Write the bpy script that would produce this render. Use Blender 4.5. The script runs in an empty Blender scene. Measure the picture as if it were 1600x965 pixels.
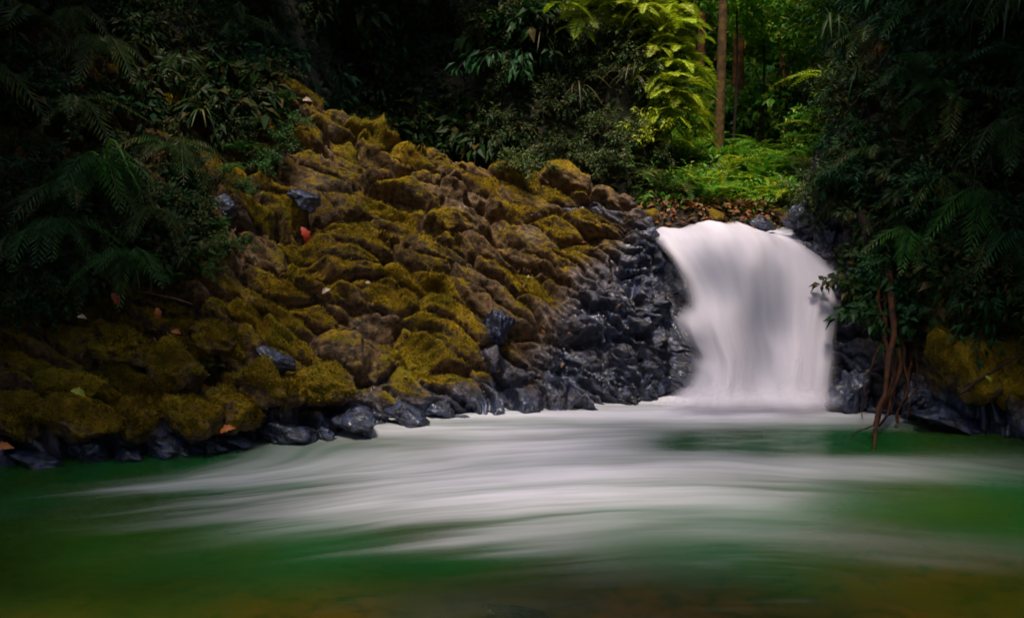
import bpy, math, random
import numpy as np
from mathutils import Vector, Matrix

random.seed(7)
RNG = np.random.default_rng(11)
scene = bpy.context.scene
COL = scene.collection

# ------------------------------------------------------------------ camera
FPX = 1555.0; CX, CY = 800.0, 482.5; CAMZ = 2.25
PITCH = math.atan(182.5 / FPX)
cam_data = bpy.data.cameras.new('camera')
cam_data.sensor_width = 36.0
cam_data.lens = 36.0 * FPX / 1600.0
cam_data.clip_end = 500.0
cam = bpy.data.objects.new('camera', cam_data)
COL.objects.link(cam)
cam.location = (0, 0, CAMZ)
cam.rotation_euler = (math.radians(90) - PITCH, 0, 0)
scene.camera = cam

# ------------------------------------------------------------------ light
SUN_DIR = Vector((-0.06, -0.33, 0.94)).normalized()      # towards the sun
world = bpy.data.worlds.new('World'); scene.world = world
world.use_nodes = True
wn = world.node_tree.nodes; wl = world.node_tree.links
wn.clear()
sky = wn.new('ShaderNodeTexSky'); sky.sky_type = 'NISHITA'; sky.sun_disc = False
sky.sun_elevation = math.asin(SUN_DIR.z)
sky.sun_rotation = math.atan2(SUN_DIR.x, SUN_DIR.y)
sky.air_density = 1.0; sky.dust_density = 2.5; sky.ozone_density = 1.0
bg = wn.new('ShaderNodeBackground'); bg.inputs['Strength'].default_value = 0.07
wo = wn.new('ShaderNodeOutputWorld')
wl.new(sky.outputs[0], bg.inputs['Color']); wl.new(bg.outputs[0], wo.inputs['Surface'])

sun_data = bpy.data.lights.new('sun', 'SUN')
sun_data.energy = 1.5; sun_data.angle = math.radians(11); sun_data.color = (1.0, 0.88, 0.73)
sun = bpy.data.objects.new('sun', sun_data); COL.objects.link(sun)
sun.rotation_euler = SUN_DIR.to_track_quat('Z', 'Y').to_euler()
sun.location = (0, 0, 20)

scene.view_settings.view_transform = 'Standard'
scene.view_settings.look = 'None'
scene.view_settings.gamma = 1.0
scene.view_settings.use_curve_mapping = False
scene.view_settings.exposure = 1.75
scene.render.engine = 'CYCLES'
scene.cycles.filter_width = 1.8
scene.cycles.max_bounces = 6
scene.cycles.transparent_max_bounces = 12

# ------------------------------------------------------------------ helpers
def at(px, py, Y):
    a = (px - CX) / FPX; b = (CY - py) / FPX
    cp, sp = math.cos(PITCH), math.sin(PITCH)
    t = Y / (cp + b * sp)
    return Vector((a * t, Y, CAMZ + t * (-sp + b * cp)))

def on_plane(px, py, z=0.0):
    a = (px - CX) / FPX; b = (CY - py) / FPX
    cp, sp = math.cos(PITCH), math.sin(PITCH)
    t = (z - CAMZ) / (-sp + b * cp)
    return np.array((a * t, t * (cp + b * sp)))

def sm(e0, e1, x):
    t = np.clip((x - e0) / (e1 - e0), 0, 1)
    return t * t * (3 - 2 * t)

_perm = np.random.default_rng(3).permutation(256)
_perm = np.concatenate([_perm, _perm, _perm])
_grad = np.random.default_rng(4).normal(size=(256, 3)); _grad /= np.linalg.norm(_grad, axis=1)[:, None]
def noise3(p):
    p = np.asarray(p, float)
    i = np.floor(p).astype(int); f = p - i; i &= 255
    w = f * f * f * (f * (f * 6 - 15) + 10)
    out = 0
    for dx in (0, 1):
        for dy in (0, 1):
            for dz in (0, 1):
                h = _perm[_perm[_perm[i[:, 0] + dx] + i[:, 1] + dy] + i[:, 2] + dz]
                g = _grad[h]
                d = g[:, 0] * (f[:, 0] - dx) + g[:, 1] * (f[:, 1] - dy) + g[:, 2] * (f[:, 2] - dz)
                wx = w[:, 0] if dx else 1 - w[:, 0]
                wy = w[:, 1] if dy else 1 - w[:, 1]
                wz = w[:, 2] if dz else 1 - w[:, 2]
                out = out + d * wx * wy * wz
    return out * 1.5
def fbm(p, oct=4, gain=0.5):
    p = np.asarray(p, float); s = 0; a = 1
    for k in range(oct):
        s = s + a * noise3(p * 2 ** k + 17.3 * k); a *= gain
    return s
def xyz(x, y, z=0.0):
    x = np.asarray(x, float)
    return np.stack([x, np.broadcast_to(y, x.shape), np.broadcast_to(z, x.shape)], -1)

def make_mesh(name, verts, faces, smooth=True, attrs=None, fattrs=None):
    verts = np.asarray(verts, np.float32); faces = np.asarray(faces, np.int32)
    me = bpy.data.meshes.new(name)
    nf, k = faces.shape
    me.vertices.add(len(verts)); me.vertices.foreach_set('co', verts.ravel())
    me.loops.add(nf * k); me.loops.foreach_set('vertex_index', faces.ravel())
    me.polygons.add(nf)
    me.polygons.foreach_set('loop_start', np.arange(0, nf * k, k, dtype=np.int32))
    me.polygons.foreach_set('loop_total', np.full(nf, k, np.int32))
    me.polygons.foreach_set('use_smooth', np.full(nf, bool(smooth)))
    for n, v in (attrs or {}).items():
        a = me.attributes.new(n, 'FLOAT', 'POINT'); a.data.foreach_set('value', np.asarray(v, np.float32))
    for n, v in (fattrs or {}).items():
        a = me.attributes.new(n, 'FLOAT', 'FACE'); a.data.foreach_set('value', np.asarray(v, np.float32))
    me.update(calc_edges=True)
    return me

def link(name, me, mat=None, parent=None, loc=None, rot=None, scale=None):
    o = bpy.data.objects.new(name, me); COL.objects.link(o)
    if me is not None and mat is not None and len(me.materials) == 0: me.materials.append(mat)
    if parent is not None: o.parent = parent
    if loc is not None: o.location = loc
    if rot is not None: o.rotation_euler = rot
    if scale is not None: o.scale = scale
    return o
def tag(o, label=None, cat=None, group=None, kind=None):
    if label: o['label'] = label
    if cat: o['category'] = cat
    if group: o['group'] = group
    if kind: o['kind'] = kind
    return o
def empty(name, loc=(0, 0, 0), rz=0, s=1.0):
    o = bpy.data.objects.new(name, None); COL.objects.link(o)
    o.location = loc; o.rotation_euler = (0, 0, rz); o.scale = (s, s, s)
    return o
def grid_faces(nx, ny):          # index = j*nx + i
    i, j = np.meshgrid(np.arange(nx - 1), np.arange(ny - 1))
    a = (j * nx + i).ravel()
    return np.stack([a, a + 1, a + 1 + nx, a + nx], 1)

# ------------------------------------------------------------------ materials
def new_mat(name):
    m = bpy.data.materials.new(name); m.use_nodes = True
    nt = m.node_tree; nt.nodes.clear()
    return m, nt.nodes, nt.links
class NB:
    def __init__(s, name):
        s.m, s.n, s.l = new_mat(name)
    def node(s, t, **kw):
        nd = s.n.new(t)
        for k, v in kw.items():
            if k in nd.inputs: 
                if hasattr(v, 'is_output'): s.l.new(v, nd.inputs[k])
                else: nd.inputs[k].default_value = v
            else: setattr(nd, k, v)
        return nd
    def math(s, op, a, b=0.0, c=None, clamp=False):
        nd = s.n.new('ShaderNodeMath'); nd.operation = op; nd.use_clamp = clamp
        for i, v in enumerate((a, b, c)):
            if v is None: continue
            if hasattr(v, 'is_output'): s.l.new(v, nd.inputs[i])
            else: nd.inputs[i].default_value = v
        return nd.outputs[0]
    def mapr(s, v, a, b, c=0.0, d=1.0):
        nd = s.n.new('ShaderNodeMapRange'); nd.interpolation_type = 'SMOOTHSTEP'
        s.l.new(v, nd.inputs[0])
        for i, x in zip((1, 2, 3, 4), (a, b, c, d)): nd.inputs[i].default_value = x
        return nd.outputs[0]
    def mix(s, f, a, b):
        nd = s.n.new('ShaderNodeMix'); nd.data_type = 'RGBA'
        for i, v in ((0, f), (6, a), (7, b)):
            if hasattr(v, 'is_output'): s.l.new(v, nd.inputs[i])
            elif i == 0: nd.inputs[0].default_value = v
            else: nd.inputs[i].default_value = (*v, 1)
        return nd.outputs[2]
    def noise(s, vec, scale, detail=4, rough=0.55, dist=0.0):
        nd = s.n.new('ShaderNodeTexNoise')
        s.l.new(vec, nd.inputs['Vector'])
        nd.inputs['Scale'].default_value = scale; nd.inputs['Detail'].default_value = detail
        nd.inputs['Roughness'].default_value = rough; nd.inputs['Distortion'].default_value = dist
        return nd.outputs['Fac']
    def attr(s, name):
        nd = s.n.new('ShaderNodeAttribute'); nd.attribute_name = name
        return nd.outputs['Fac']
    def pos(s): return s.n.new('ShaderNodeNewGeometry').outputs['Position']
    def bump(s, h, strength=0.5, dist=0.02):
        nd = s.n.new('ShaderNodeBump'); nd.inputs['Strength'].default_value = strength
        nd.inputs['Distance'].default_value = dist
        s.l.new(h, nd.inputs['Height']); return nd.outputs[0]
    def out(s, sh):
        o = s.n.new('ShaderNodeOutputMaterial'); s.l.new(sh, o.inputs['Surface']); return s.m

def rock_material():
    b = NB('mossy_rock')
    P = b.pos()
    n1 = b.noise(P, 3.2, 5, 0.6); n2 = b.noise(P, 14, 5, 0.6); n3 = b.noise(P, 55, 3, 0.6); n4 = b.noise(P, 1.3, 2)
    moss = b.attr('moss'); wet = b.attr('wet')
    m = b.math('ADD', moss, b.math('MULTIPLY', b.math('SUBTRACT', n2, 0.5), 1.5))
    m = b.mapr(m, 0.22, 0.72)
    dry = b.mix(b.mapr(n2, 0.35, 0.7), (0.035, 0.020, 0.009), (0.20, 0.115, 0.045))
    dry = b.mix(b.mapr(n1, 0.55, 0.75), dry, (0.095, 0.040, 0.016))
    wet_glint = b.mix(b.mapr(n2, 0.4, 0.68), (0.004, 0.004, 0.009), (0.036, 0.050, 0.120))  # dark wet rock with bluish sky glints painted in
    rock = b.mix(wet, dry, wet_glint)
    mc = b.mix(b.mapr(n1, 0.36, 0.66), (0.115, 0.070, 0.006), (0.31, 0.198, 0.012))
    mc = b.mix(b.mapr(n4, 0.46, 0.68), mc, (0.17, 0.135, 0.010))
    n5 = b.noise(P, 6.5, 4, 0.65, 0.6)
    mc = b.mix(b.mapr(n5, 0.52, 0.72, 0.0, 0.8), mc, (0.075, 0.080, 0.009))
    mc = b.mix(b.mapr(n5, 0.44, 0.28, 0.0, 0.7), mc, (0.105, 0.052, 0.012))
    n6 = b.noise(P, 130, 2, 0.6)
    mc = b.mix(b.mapr(n3, 0.42, 0.66, 0.0, 0.5), mc, (0.050, 0.034, 0.007))
    colr = b.mix(m, rock, mc)
    rough = b.math('SUBTRACT', 0.85, b.math('MULTIPLY', b.math('MULTIPLY', wet, b.math('SUBTRACT', 1.0, m)), 0.55))
    h = b.math('ADD', b.math('ADD', b.math('MULTIPLY', n2, 0.9), b.math('MULTIPLY', n3, 0.55)), b.math('MULTIPLY', b.math('MULTIPLY', n6, m), 0.3))
    bs = b.node('ShaderNodeBsdfPrincipled')
    b.l.new(colr, bs.inputs['Base Color']); b.l.new(rough, bs.inputs['Roughness'])
    b.l.new(b.bump(h, 0.9, 0.035), bs.inputs['Normal'])
    b.l.new(b.math('ADD', b.math('SUBTRACT', 0.4, b.math('MULTIPLY', m, 0.35)), b.math('MULTIPLY', b.math('MULTIPLY', wet, b.math('SUBTRACT', 1.0, m)), 0.35)), bs.inputs['Specular IOR Level'])
    b.l.new(b.math('MULTIPLY', b.math('MULTIPLY', wet, b.math('SUBTRACT', 1.0, m)), b.mapr(n1, 0.38, 0.66, 0.1, 0.75)), bs.inputs['Coat Weight']); bs.inputs['Coat Roughness'].default_value = 0.13; bs.inputs['Coat IOR'].default_value = 1.5; bs.inputs['Coat Tint'].default_value = (0.72, 0.82, 1.0, 1)  # blue coat tint backs up the painted sky glints
    b.l.new(b.bump(n2, 0.35, 0.03), bs.inputs['Coat Normal'])
    return b.out(bs.outputs[0])
M_ROCK = rock_material()

def ground_material():
    b = NB('forest_soil')
    P = b.pos(); n = b.noise(P, 1.2, 6, 0.65); n2 = b.noise(P, 11, 4)
    c = b.mix(b.mapr(n, 0.4, 0.65), (0.012, 0.010, 0.006), (0.022, 0.028, 0.008))
    c = b.mix(b.mapr(n2, 0.5, 0.75), c, (0.045, 0.026, 0.012))
    bs = b.node('ShaderNodeBsdfPrincipled', Roughness=0.95)
    b.l.new(c, bs.inputs['Base Color']); b.l.new(b.bump(n2, 0.8, 0.08), bs.inputs['Normal'])
    return b.out(bs.outputs[0])
M_SOIL = ground_material()

def bed_material():
    b = NB('stream_bed')
    P = b.pos(); n = b.noise(P, 0.9, 3); n2 = b.noise(P, 5, 4)
    c = b.mix(b.mapr(n, 0.42, 0.62), (0.10, 0.075, 0.02), (0.20, 0.09, 0.03))
    c = b.mix(b.mapr(n2, 0.45, 0.7), c, (0.05, 0.05, 0.02))
    bs = b.node('ShaderNodeBsdfPrincipled', Roughness=0.9)
    b.l.new(c, bs.inputs['Base Color'])
    return b.out(bs.outputs[0])
M_BED = bed_material()

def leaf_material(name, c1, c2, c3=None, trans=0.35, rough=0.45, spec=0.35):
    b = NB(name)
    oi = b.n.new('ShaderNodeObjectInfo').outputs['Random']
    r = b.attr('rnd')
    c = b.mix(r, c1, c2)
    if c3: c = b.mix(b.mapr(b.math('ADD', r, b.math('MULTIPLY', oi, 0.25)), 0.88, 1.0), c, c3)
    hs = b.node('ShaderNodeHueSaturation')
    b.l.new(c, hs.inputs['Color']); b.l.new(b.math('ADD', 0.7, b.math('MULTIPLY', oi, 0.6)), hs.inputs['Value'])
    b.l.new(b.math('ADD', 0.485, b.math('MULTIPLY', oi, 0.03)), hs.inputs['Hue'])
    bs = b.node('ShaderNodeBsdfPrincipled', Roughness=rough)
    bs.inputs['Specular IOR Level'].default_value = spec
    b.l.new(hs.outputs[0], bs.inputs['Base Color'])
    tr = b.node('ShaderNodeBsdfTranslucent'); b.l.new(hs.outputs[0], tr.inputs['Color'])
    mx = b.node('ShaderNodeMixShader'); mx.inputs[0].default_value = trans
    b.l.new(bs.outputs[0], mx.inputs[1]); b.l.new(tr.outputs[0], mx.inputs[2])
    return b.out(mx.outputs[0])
M_LEAF_DARK = leaf_material('shaded_leaf', (0.008, 0.026, 0.004), (0.022, 0.055, 0.008), (0.06, 0.045, 0.010), 0.25, 0.5, 0.18)  # base colour kept low, putting the thicket's shade into the leaves
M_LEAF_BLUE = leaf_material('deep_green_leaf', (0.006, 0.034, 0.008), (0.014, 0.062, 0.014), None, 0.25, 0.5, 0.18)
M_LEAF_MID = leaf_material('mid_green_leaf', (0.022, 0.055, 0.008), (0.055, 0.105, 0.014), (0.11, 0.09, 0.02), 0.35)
M_LEAF_BRIGHT = leaf_material('bright_green_leaf', (0.06, 0.20, 0.012), (0.15, 0.36, 0.02), (0.28, 0.32, 0.02), 0.35)  # albedo raised to put the valley's sunlight into the green
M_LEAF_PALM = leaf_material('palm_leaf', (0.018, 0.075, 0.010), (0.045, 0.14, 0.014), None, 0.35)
M_LEAF_LIME = leaf_material('sunlit_lime_leaf', (0.22, 0.30, 0.010), (0.42, 0.50, 0.018), None, 0.35)  # sunlight on the valley foliage painted into this yellow-green
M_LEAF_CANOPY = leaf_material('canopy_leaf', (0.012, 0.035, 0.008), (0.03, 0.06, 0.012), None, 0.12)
M_STRAW = leaf_material('straw_leaf', (0.05, 0.045, 0.012), (0.10, 0.075, 0.025), None, 0.25)
M_LITTER = leaf_material('fallen_leaf', (0.16, 0.045, 0.012), (0.26, 0.12, 0.03), (0.30, 0.20, 0.10), 0.15, 0.6)

def plain(name, c, rough=0.8, c2=None, scale=8, bump=0.4, spec=0.3):
    b = NB(name)
    bs = b.node('ShaderNodeBsdfPrincipled', Roughness=rough)
    bs.inputs['Specular IOR Level'].default_value = spec
    n = b.noise(b.pos(), scale, 5, 0.6)
    b.l.new(b.mix(b.mapr(n, 0.35, 0.65), c, c2 or tuple(0.55 * v for v in c)), bs.inputs['Base Color'])
    b.l.new(b.bump(n, bump, 0.03), bs.inputs['Normal'])
    return b.out(bs.outputs[0])
M_BARK = plain('bark', (0.13, 0.075, 0.022), 0.9, (0.05, 0.028, 0.01), 14)
M_BARK_SUNLIT = plain('sunlit_bark', (0.40, 0.155, 0.050), 0.85, (0.12, 0.045, 0.018), 9)  # orange sunlight painted into the bark colour
M_BARK_DARK = plain('dark_bark', (0.030, 0.020, 0.012), 0.9, (0.012, 0.008, 0.005), 9)
M_ROOT = plain('root_bark', (0.070, 0.022, 0.006), 0.9, (0.016, 0.007, 0.004), 12)
M_TWIG = plain('twig_bark', (0.035, 0.022, 0.013), 0.85)
M_PALEWOOD = plain('pale_dead_wood', (0.22, 0.115, 0.06), 0.8)
M_RED = plain('red_leaf', (0.42, 0.035, 0.015), 0.5, (0.28, 0.04, 0.015))
M_ORANGE = plain('orange_leaf', (0.42, 0.13, 0.025), 0.5, (0.33, 0.09, 0.02))
M_PALE = plain('pale_leaf', (0.42, 0.34, 0.24), 0.5, (0.34, 0.22, 0.14))
M_YELLOW = plain('yellow_leaf', (0.38, 0.36, 0.03), 0.5, (0.28, 0.30, 0.03))

def water_foam_material(name):
    b = NB(name)
    foam = b.attr('foam'); deep = b.attr('deep')
    foam = b.math('MINIMUM', foam, 1.0)
    P = b.pos()
    gc = b.mix(b.mapr(b.noise(P, 0.55, 2), 0.4, 0.62), (0.006, 0.088, 0.017), (0.022, 0.070, 0.006))
    gd = b.node('ShaderNodeBsdfDiffuse'); b.l.new(gc, gd.inputs['Color'])
    tr = b.node('ShaderNodeBsdfTransparent'); tr.inputs['Color'].default_value = (0.62, 0.58, 0.22, 1)
    mx = b.node('ShaderNodeMixShader'); b.l.new(deep, mx.inputs[0])
    b.l.new(tr.outputs[0], mx.inputs[1]); b.l.new(gd.outputs[0], mx.inputs[2])
    gl = b.node('ShaderNodeBsdfGlossy', Roughness=0.22); gl.inputs['Color'].default_value = (0.85, 0.9, 0.9, 1)
    fr = b.node('ShaderNodeFresnel', IOR=1.16)
    m2 = b.node('ShaderNodeMixShader'); b.l.new(fr.outputs[0], m2.inputs[0])
    b.l.new(mx.outputs[0], m2.inputs[1]); b.l.new(gl.outputs[0], m2.inputs[2])
    fd = b.node('ShaderNodeBsdfDiffuse'); fd.inputs['Color'].default_value = (0.66, 0.645, 0.725, 1)
    m3 = b.node('ShaderNodeMixShader'); b.l.new(foam, m3.inputs[0])
    b.l.new(m2.outputs[0], m3.inputs[1]); b.l.new(fd.outputs[0], m3.inputs[2])
    return b.out(m3.outputs[0])
M_POOL = water_foam_material('pool_water')

def falls_material():
    b = NB('white_water')
    dens = b.attr('foam'); body = b.attr('body')
    df = b.node('ShaderNodeBsdfDiffuse'); df.inputs['Color'].default_value = (0.84, 0.79, 0.90, 1)
    tl = b.node('ShaderNodeBsdfTranslucent'); tl.inputs['Color'].default_value = (0.82, 0.79, 0.90, 1)
    m0 = b.node('ShaderNodeMixShader'); m0.inputs[0].default_value = 0.3
    b.l.new(df.outputs[0], m0.inputs[1]); b.l.new(tl.outputs[0], m0.inputs[2])
    tr = b.node('ShaderNodeBsdfTransparent')
    bd = b.node('ShaderNodeBsdfDiffuse'); bd.inputs['Color'].default_value = (0.21, 0.22, 0.30, 1)  # blue-grey of thin water, with the lavender shadows painted in
    mi = b.node('ShaderNodeMixShader'); mi.inputs[0].default_value = 0.7
    b.l.new(tr.outputs[0], mi.inputs[1]); b.l.new(bd.outputs[0], mi.inputs[2])
    m2 = b.node('ShaderNodeMixShader'); b.l.new(dens, m2.inputs[0])
    b.l.new(mi.outputs[0], m2.inputs[1]); b.l.new(m0.outputs[0], m2.inputs[2])
    m3 = b.node('ShaderNodeMixShader'); b.l.new(body, m3.inputs[0])
    b.l.new(tr.outputs[0], m3.inputs[1]); b.l.new(m2.outputs[0], m3.inputs[2])
    return b.out(m3.outputs[0])
M_FALLS = falls_material()
def veil_material():
    b = NB('falling_spray')
    dens = b.attr('foam')
    df = b.node('ShaderNodeBsdfDiffuse'); df.inputs['Color'].default_value = (0.84, 0.79, 0.90, 1)
    tr = b.node('ShaderNodeBsdfTransparent')
    m2 = b.node('ShaderNodeMixShader'); b.l.new(dens, m2.inputs[0])
    b.l.new(tr.outputs[0], m2.inputs[1]); b.l.new(df.outputs[0], m2.inputs[2])
    return b.out(m2.outputs[0])
M_VEIL = veil_material()

# ------------------------------------------------------------------ shape of the banks
SH = np.array([(-9, 5.2), (-5.5, 7.6), (-4.14, 8.05), (-2.22, 8.72), (-1.5, 9.25), (-0.63, 9.86), (0.5, 10.1), (1.4, 10.3),
               (1.75, 10.75), (3.1, 10.75), (3.35, 10.1), (4.0, 9.65), (4.7, 8.95), (6.0, 7.2), (9, 4.5)])
RG = np.array([(-9, 11.5, 6.5), (-6, 12.3, 5.3), (-4, 12.5, 4.15), (-2.57, 12.5, 3.42), (-1.93, 12.5, 3.13), (-1.3, 12.6, 2.94),
               (-0.49, 12.7, 2.72), (0.64, 12.5, 2.44), (1.1, 12.2, 2.26), (1.5, 11.9, 2.08), (1.8, 11.9, 1.52), (3.25, 11.9, 1.52),
               (3.6, 11.9, 2.5), (4.2, 12.0, 3.9), (5.0, 12.0, 5.2), (6.5, 11.5, 6.6), (9, 10, 8.0)])
def shore(x): return np.interp(x, SH[:, 0], SH[:, 1])
def ridge(x): return np.interp(x, RG[:, 0], RG[:, 1]), np.interp(x, RG[:, 0], RG[:, 2])
def bank_z(x, t):
    yr, zr = ridge(x)
    up = zr * np.clip(t, 0, 1) ** (0.88 - 0.22 * sm(3.5, 4.4, np.asarray(x, float)))
    return np.where(t < 0, t * 3.0, np.where(t > 1, zr, up))

def ground_z(x, y):
    x = np.asarray(x, float); y = np.asarray(y, float)
    ys = shore(x); yr, zr = ridge(x)
    t = (y - ys) / (yr - ys)
    z = np.where(t < 0, np.maximum(t * 4.0 - 0.1, -0.75), bank_z(x, t) - 0.95 * sm(-0.02, 0.08, t) * sm(1.06, 0.96, t) - 0.45 * sm(0.96, 1.06, t))
    past = np.clip(y - yr, 0, 99)
    # left hillside keeps climbing
    left = zr - 0.35 + past * 0.75
    # hollow behind the ridge, then the forest hill
    hollow = zr - 0.35 - 0.7 * sm(0, 1.0, past) + np.clip(y - 14.2, 0, 99) * 0.75
    # stream valley
    valley = 1.5 + 0.55 * sm(12.4, 13.0, y) + np.clip(y - 13.6, 0, 6) * 0.30 + np.clip(y - 24, 0, 99) * 0.75
    right = zr - 0.35 + past * 0.9
    wl_ = sm(-3.4, -2.4, x); wv = sm(0.9, 1.8, x) ; wr = sm(3.5, 4.6, x - 0.3 * np.clip(y - 12.2, 0, 12))
    beyond = left * (1 - wl_) + wl_ * (hollow * (1 - wv) + wv * (valley * (1 - wr) + wr * right))
    beyond = beyond + 2.5 * sm(13.4, 14.8, y) * sm(-0.7, 0.3, x) * sm(2.35, 1.55, x)
    k = sm(0.0, 0.5, past)
    z = np.where(t > 1, z * (1 - k) + beyond * k, z)
    # unseen gorge sides and rear bank, raised to block low light
    side = np.clip(np.abs(x) - 6.5, 0, 99) * 0.85 - 0.8
    back = np.clip(-3.0 - y, 0, 99) * 0.8 - 0.8
    z = np.maximum(z, np.where(t < 0, np.maximum(side, back), -9))
    return np.minimum(z, 14)

nx, ny = 261, 281
gx = np.linspace(-26, 26, nx); gy = np.linspace(-16, 40, ny)
X, Y = np.meshgrid(gx, gy)
Z = ground_z(X.ravel(), Y.ravel())
Z = Z + 0.12 * fbm(xyz(X.ravel() * 0.8, Y.ravel() * 0.8), 3)
soil = link('forest_floor', make_mesh('forest_floor', np.stack([X.ravel(), Y.ravel(), Z], 1), grid_faces(nx, ny)), M_SOIL)
tag(soil, 'dark leaf-strewn forest soil of the hillsides around the stream', 'ground', kind='structure')

# stream bed under the pool
nx, ny = 121, 121
X, Y = np.meshgrid(np.linspace(-8, 8, nx), np.linspace(-2, 10.6, ny)); X = X.ravel(); Y = Y.ravel()
Zb = -0.42 + 0.10 * fbm(xyz(X * 0.9, Y * 0.9, 4.0), 4)
bed = link('stream_bed', make_mesh('stream_bed', np.stack([X, Y, Zb], 1), grid_faces(nx, ny)), M_BED)
tag(bed, 'brown gravelly stream bed seen through the shallow water', 'stream bed', kind='structure')

# ------------------------------------------------------------------ rock bank made of jointed blocks
def voronoi(ab, seeds, th, ratio):
    """ab (n,2), seeds (m,2): F1 id, distance to the cell edge, offset from the seed (along, across)"""
    c, s = math.cos(th), math.sin(th)
    def tr(p): return np.stack([(p[:, 0] * c + p[:, 1] * s) / ratio, (-p[:, 0] * s + p[:, 1] * c)], 1)
    A = tr(ab); S = tr(seeds)
    n = len(A); i1 = np.zeros(n, int); i2 = np.zeros(n, int)
    for k in range(0, n, 20000):
        d = ((A[k:k + 20000, None, :] - S[None]) ** 2).sum(-1)
        pr = np.argpartition(d, 1, axis=1)[:, :2]
        dd = np.take_along_axis(d, pr, 1)
        sw = dd[:, 0] > dd[:, 1]
        pr[sw] = pr[sw][:, ::-1]
        i1[k:k + 20000] = pr[:, 0]; i2[k:k + 20000] = pr[:, 1]
    d1 = ((A - S[i1]) ** 2).sum(1); d2 = ((A - S[i2]) ** 2).sum(1)
    e = (d2 - d1) / (2 * np.linalg.norm(S[i1] - S[i2], axis=1) + 1e-9)
    return i1, e, A - S[i1]

XA, XB = -6.2, 6.0
nx, nt = 760, 330
xs = np.linspace(XA, XB, nx); ts = np.concatenate([np.linspace(-0.16, 1.0, 270), np.linspace(1.0, 1.22, 61)[1:]])
nt = len(ts)
GX, GT = np.meshgrid(xs, ts)
gx = GX.ravel(); gt = GT.ravel()
ys = shore(gx); yr, zr = ridge(gx)
over = np.clip(gt - 1, 0, 1) / 0.22
BY = ys + np.minimum(gt, 1) * (yr - ys) + over * 0.9
BZ = bank_z(gx, gt) - 0.9 * over ** 1.6
slope_len = np.sqrt((yr - ys) ** 2 + zr ** 2)
arc = -gt * slope_len                       # runs downhill
# surface normal of the smooth bank
B = np.stack([gx, BY, BZ], 1).reshape(nt, nx, 3)
du = np.gradient(B, axis=1); dv = np.gradient(B, axis=0)
N = np.cross(du, dv).reshape(-1, 3)
N /= np.linalg.norm(N, axis=1)[:, None] + 1e-9
N = N * np.sign(N[:, 2:3] + 1e-6)
N = 0.75 * N + np.array((0, -0.25, 0.1)); N /= np.linalg.norm(N, axis=1)[:, None]
BP = B.reshape(-1, 3)
d_bare = gx + 0.52 - 0.82 * BZ + 0.25 * fbm(BP * 1.5, 3)          # wet bare rock toward the falls
wetfall = sm(0.0, 0.75, d_bare) * sm(4.4, 3.4, gx)
# seeds: dart throwing with local spacing
sp = np.random.default_rng(21)
ab = np.stack([gx, arc], 1)
th = math.radians(40)
warp = np.stack([0.20 * fbm(BP * 0.8 + 5, 3), 0.20 * fbm(BP * 0.8 + 31, 3)], 1) + np.stack([0.022 * fbm(BP * 6 + 5, 3), 0.022 * fbm(BP * 6 + 31, 3)], 1)
abw = ab + warp + (0.07 * wetfall * fbm(BP * 3.5 + 14, 3))[:, None] * np.array((1.0, -0.8))
ratio = 3.6
c_, s_ = math.cos(th), math.sin(th)
def dart(rfun, tries, seed, limit=2000):
    g = np.random.default_rng(seed); out = []; S_t = np.zeros((limit, 2)); nS = 0
    for k in g.integers(0, len(ab), tries):
        if gt[k] < -0.12 or gt[k] > 1.15: continue
        r = rfun(k, g.random()); p = abw[k]
        q = np.array(((p[0] * c_ + p[1] * s_) / ratio, -p[0] * s_ + p[1] * c_))
        if nS and (((S_t[:nS] - q) ** 2).sum(1) < r * r).any(): continue
        S_t[nS] = q; nS += 1; out.append(p)
    return np.array(out)
def r_block(k, q):
    r = (0.30 - 0.05 * wetfall[k]) * (0.5 + 1.3 * q ** 1.8)
    if gx[k] < -4.6 or gx[k] > 4.4: r *= 1.6
    if 1.75 < gx[k] < 3.2: r = max(r, 0.36)
    return r
seeds = dart(r_block, 6000, 21)
slabs = dart(lambda k, q: 0.62 * (0.6 + 0.8 * q), 3000, 22)
cid, edge, loc = voronoi(abw, seeds, th, ratio)
sid, sedge, sloc = voronoi(abw + 0.4 * warp, slabs, math.radians(38), 3.2)
m = len(seeds)
h_r = sp.normal(0, 0.035, m); tl_a = sp.normal(0.0, 0.05, m); tl_c = sp.normal(-0.10, 0.12, m)
wid = sp.uniform(0.03, 0.08, m)
u = np.clip(edge / wid[cid], 0, 1)
prof = np.clip(1 - (1 - u) ** 2.2, 0, 1) ** 0.65
h0 = sp.normal(0, 0.15, len(slabs)); t0 = sp.normal(0, 0.16, (len(slabs), 2)) + np.array((0, -0.30))
prof0 = sm(0.0, 0.07, sedge)
def jitter_voronoi(a, b, seed):
    i = np.floor(a).astype(int); j = np.floor(b).astype(int)
    b1 = np.full(len(a), 9.0); b2 = np.full(len(a), 9.0); hid = np.zeros(len(a), int); ox = np.zeros(len(a)); oy = np.zeros(len(a))
    for di in (-1, 0, 1):
        for dj in (-1, 0, 1):
            h = ((i + di) * 73856093 ^ (j + dj) * 19349663 ^ seed * 83492791) & 0x7fffffff
            h = (h * 1103515245 + 12345) & 0x7fffffff
            fx = (h >> 8 & 1023) / 1023; fy = (h >> 18 & 1023) / 1023
            dx = a - (i + di + fx); dy = b - (j + dj + fy); d = dx * dx + dy * dy
            n1 = d < b1
            b2 = np.where(n1, b1, np.minimum(b2, d)); hid = np.where(n1, h, hid); ox = np.where(n1, dx, ox); oy = np.where(n1, dy, oy)
            b1 = np.minimum(b1, d)
    return hid, np.sqrt(b2) - np.sqrt(b1), ox, oy
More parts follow.
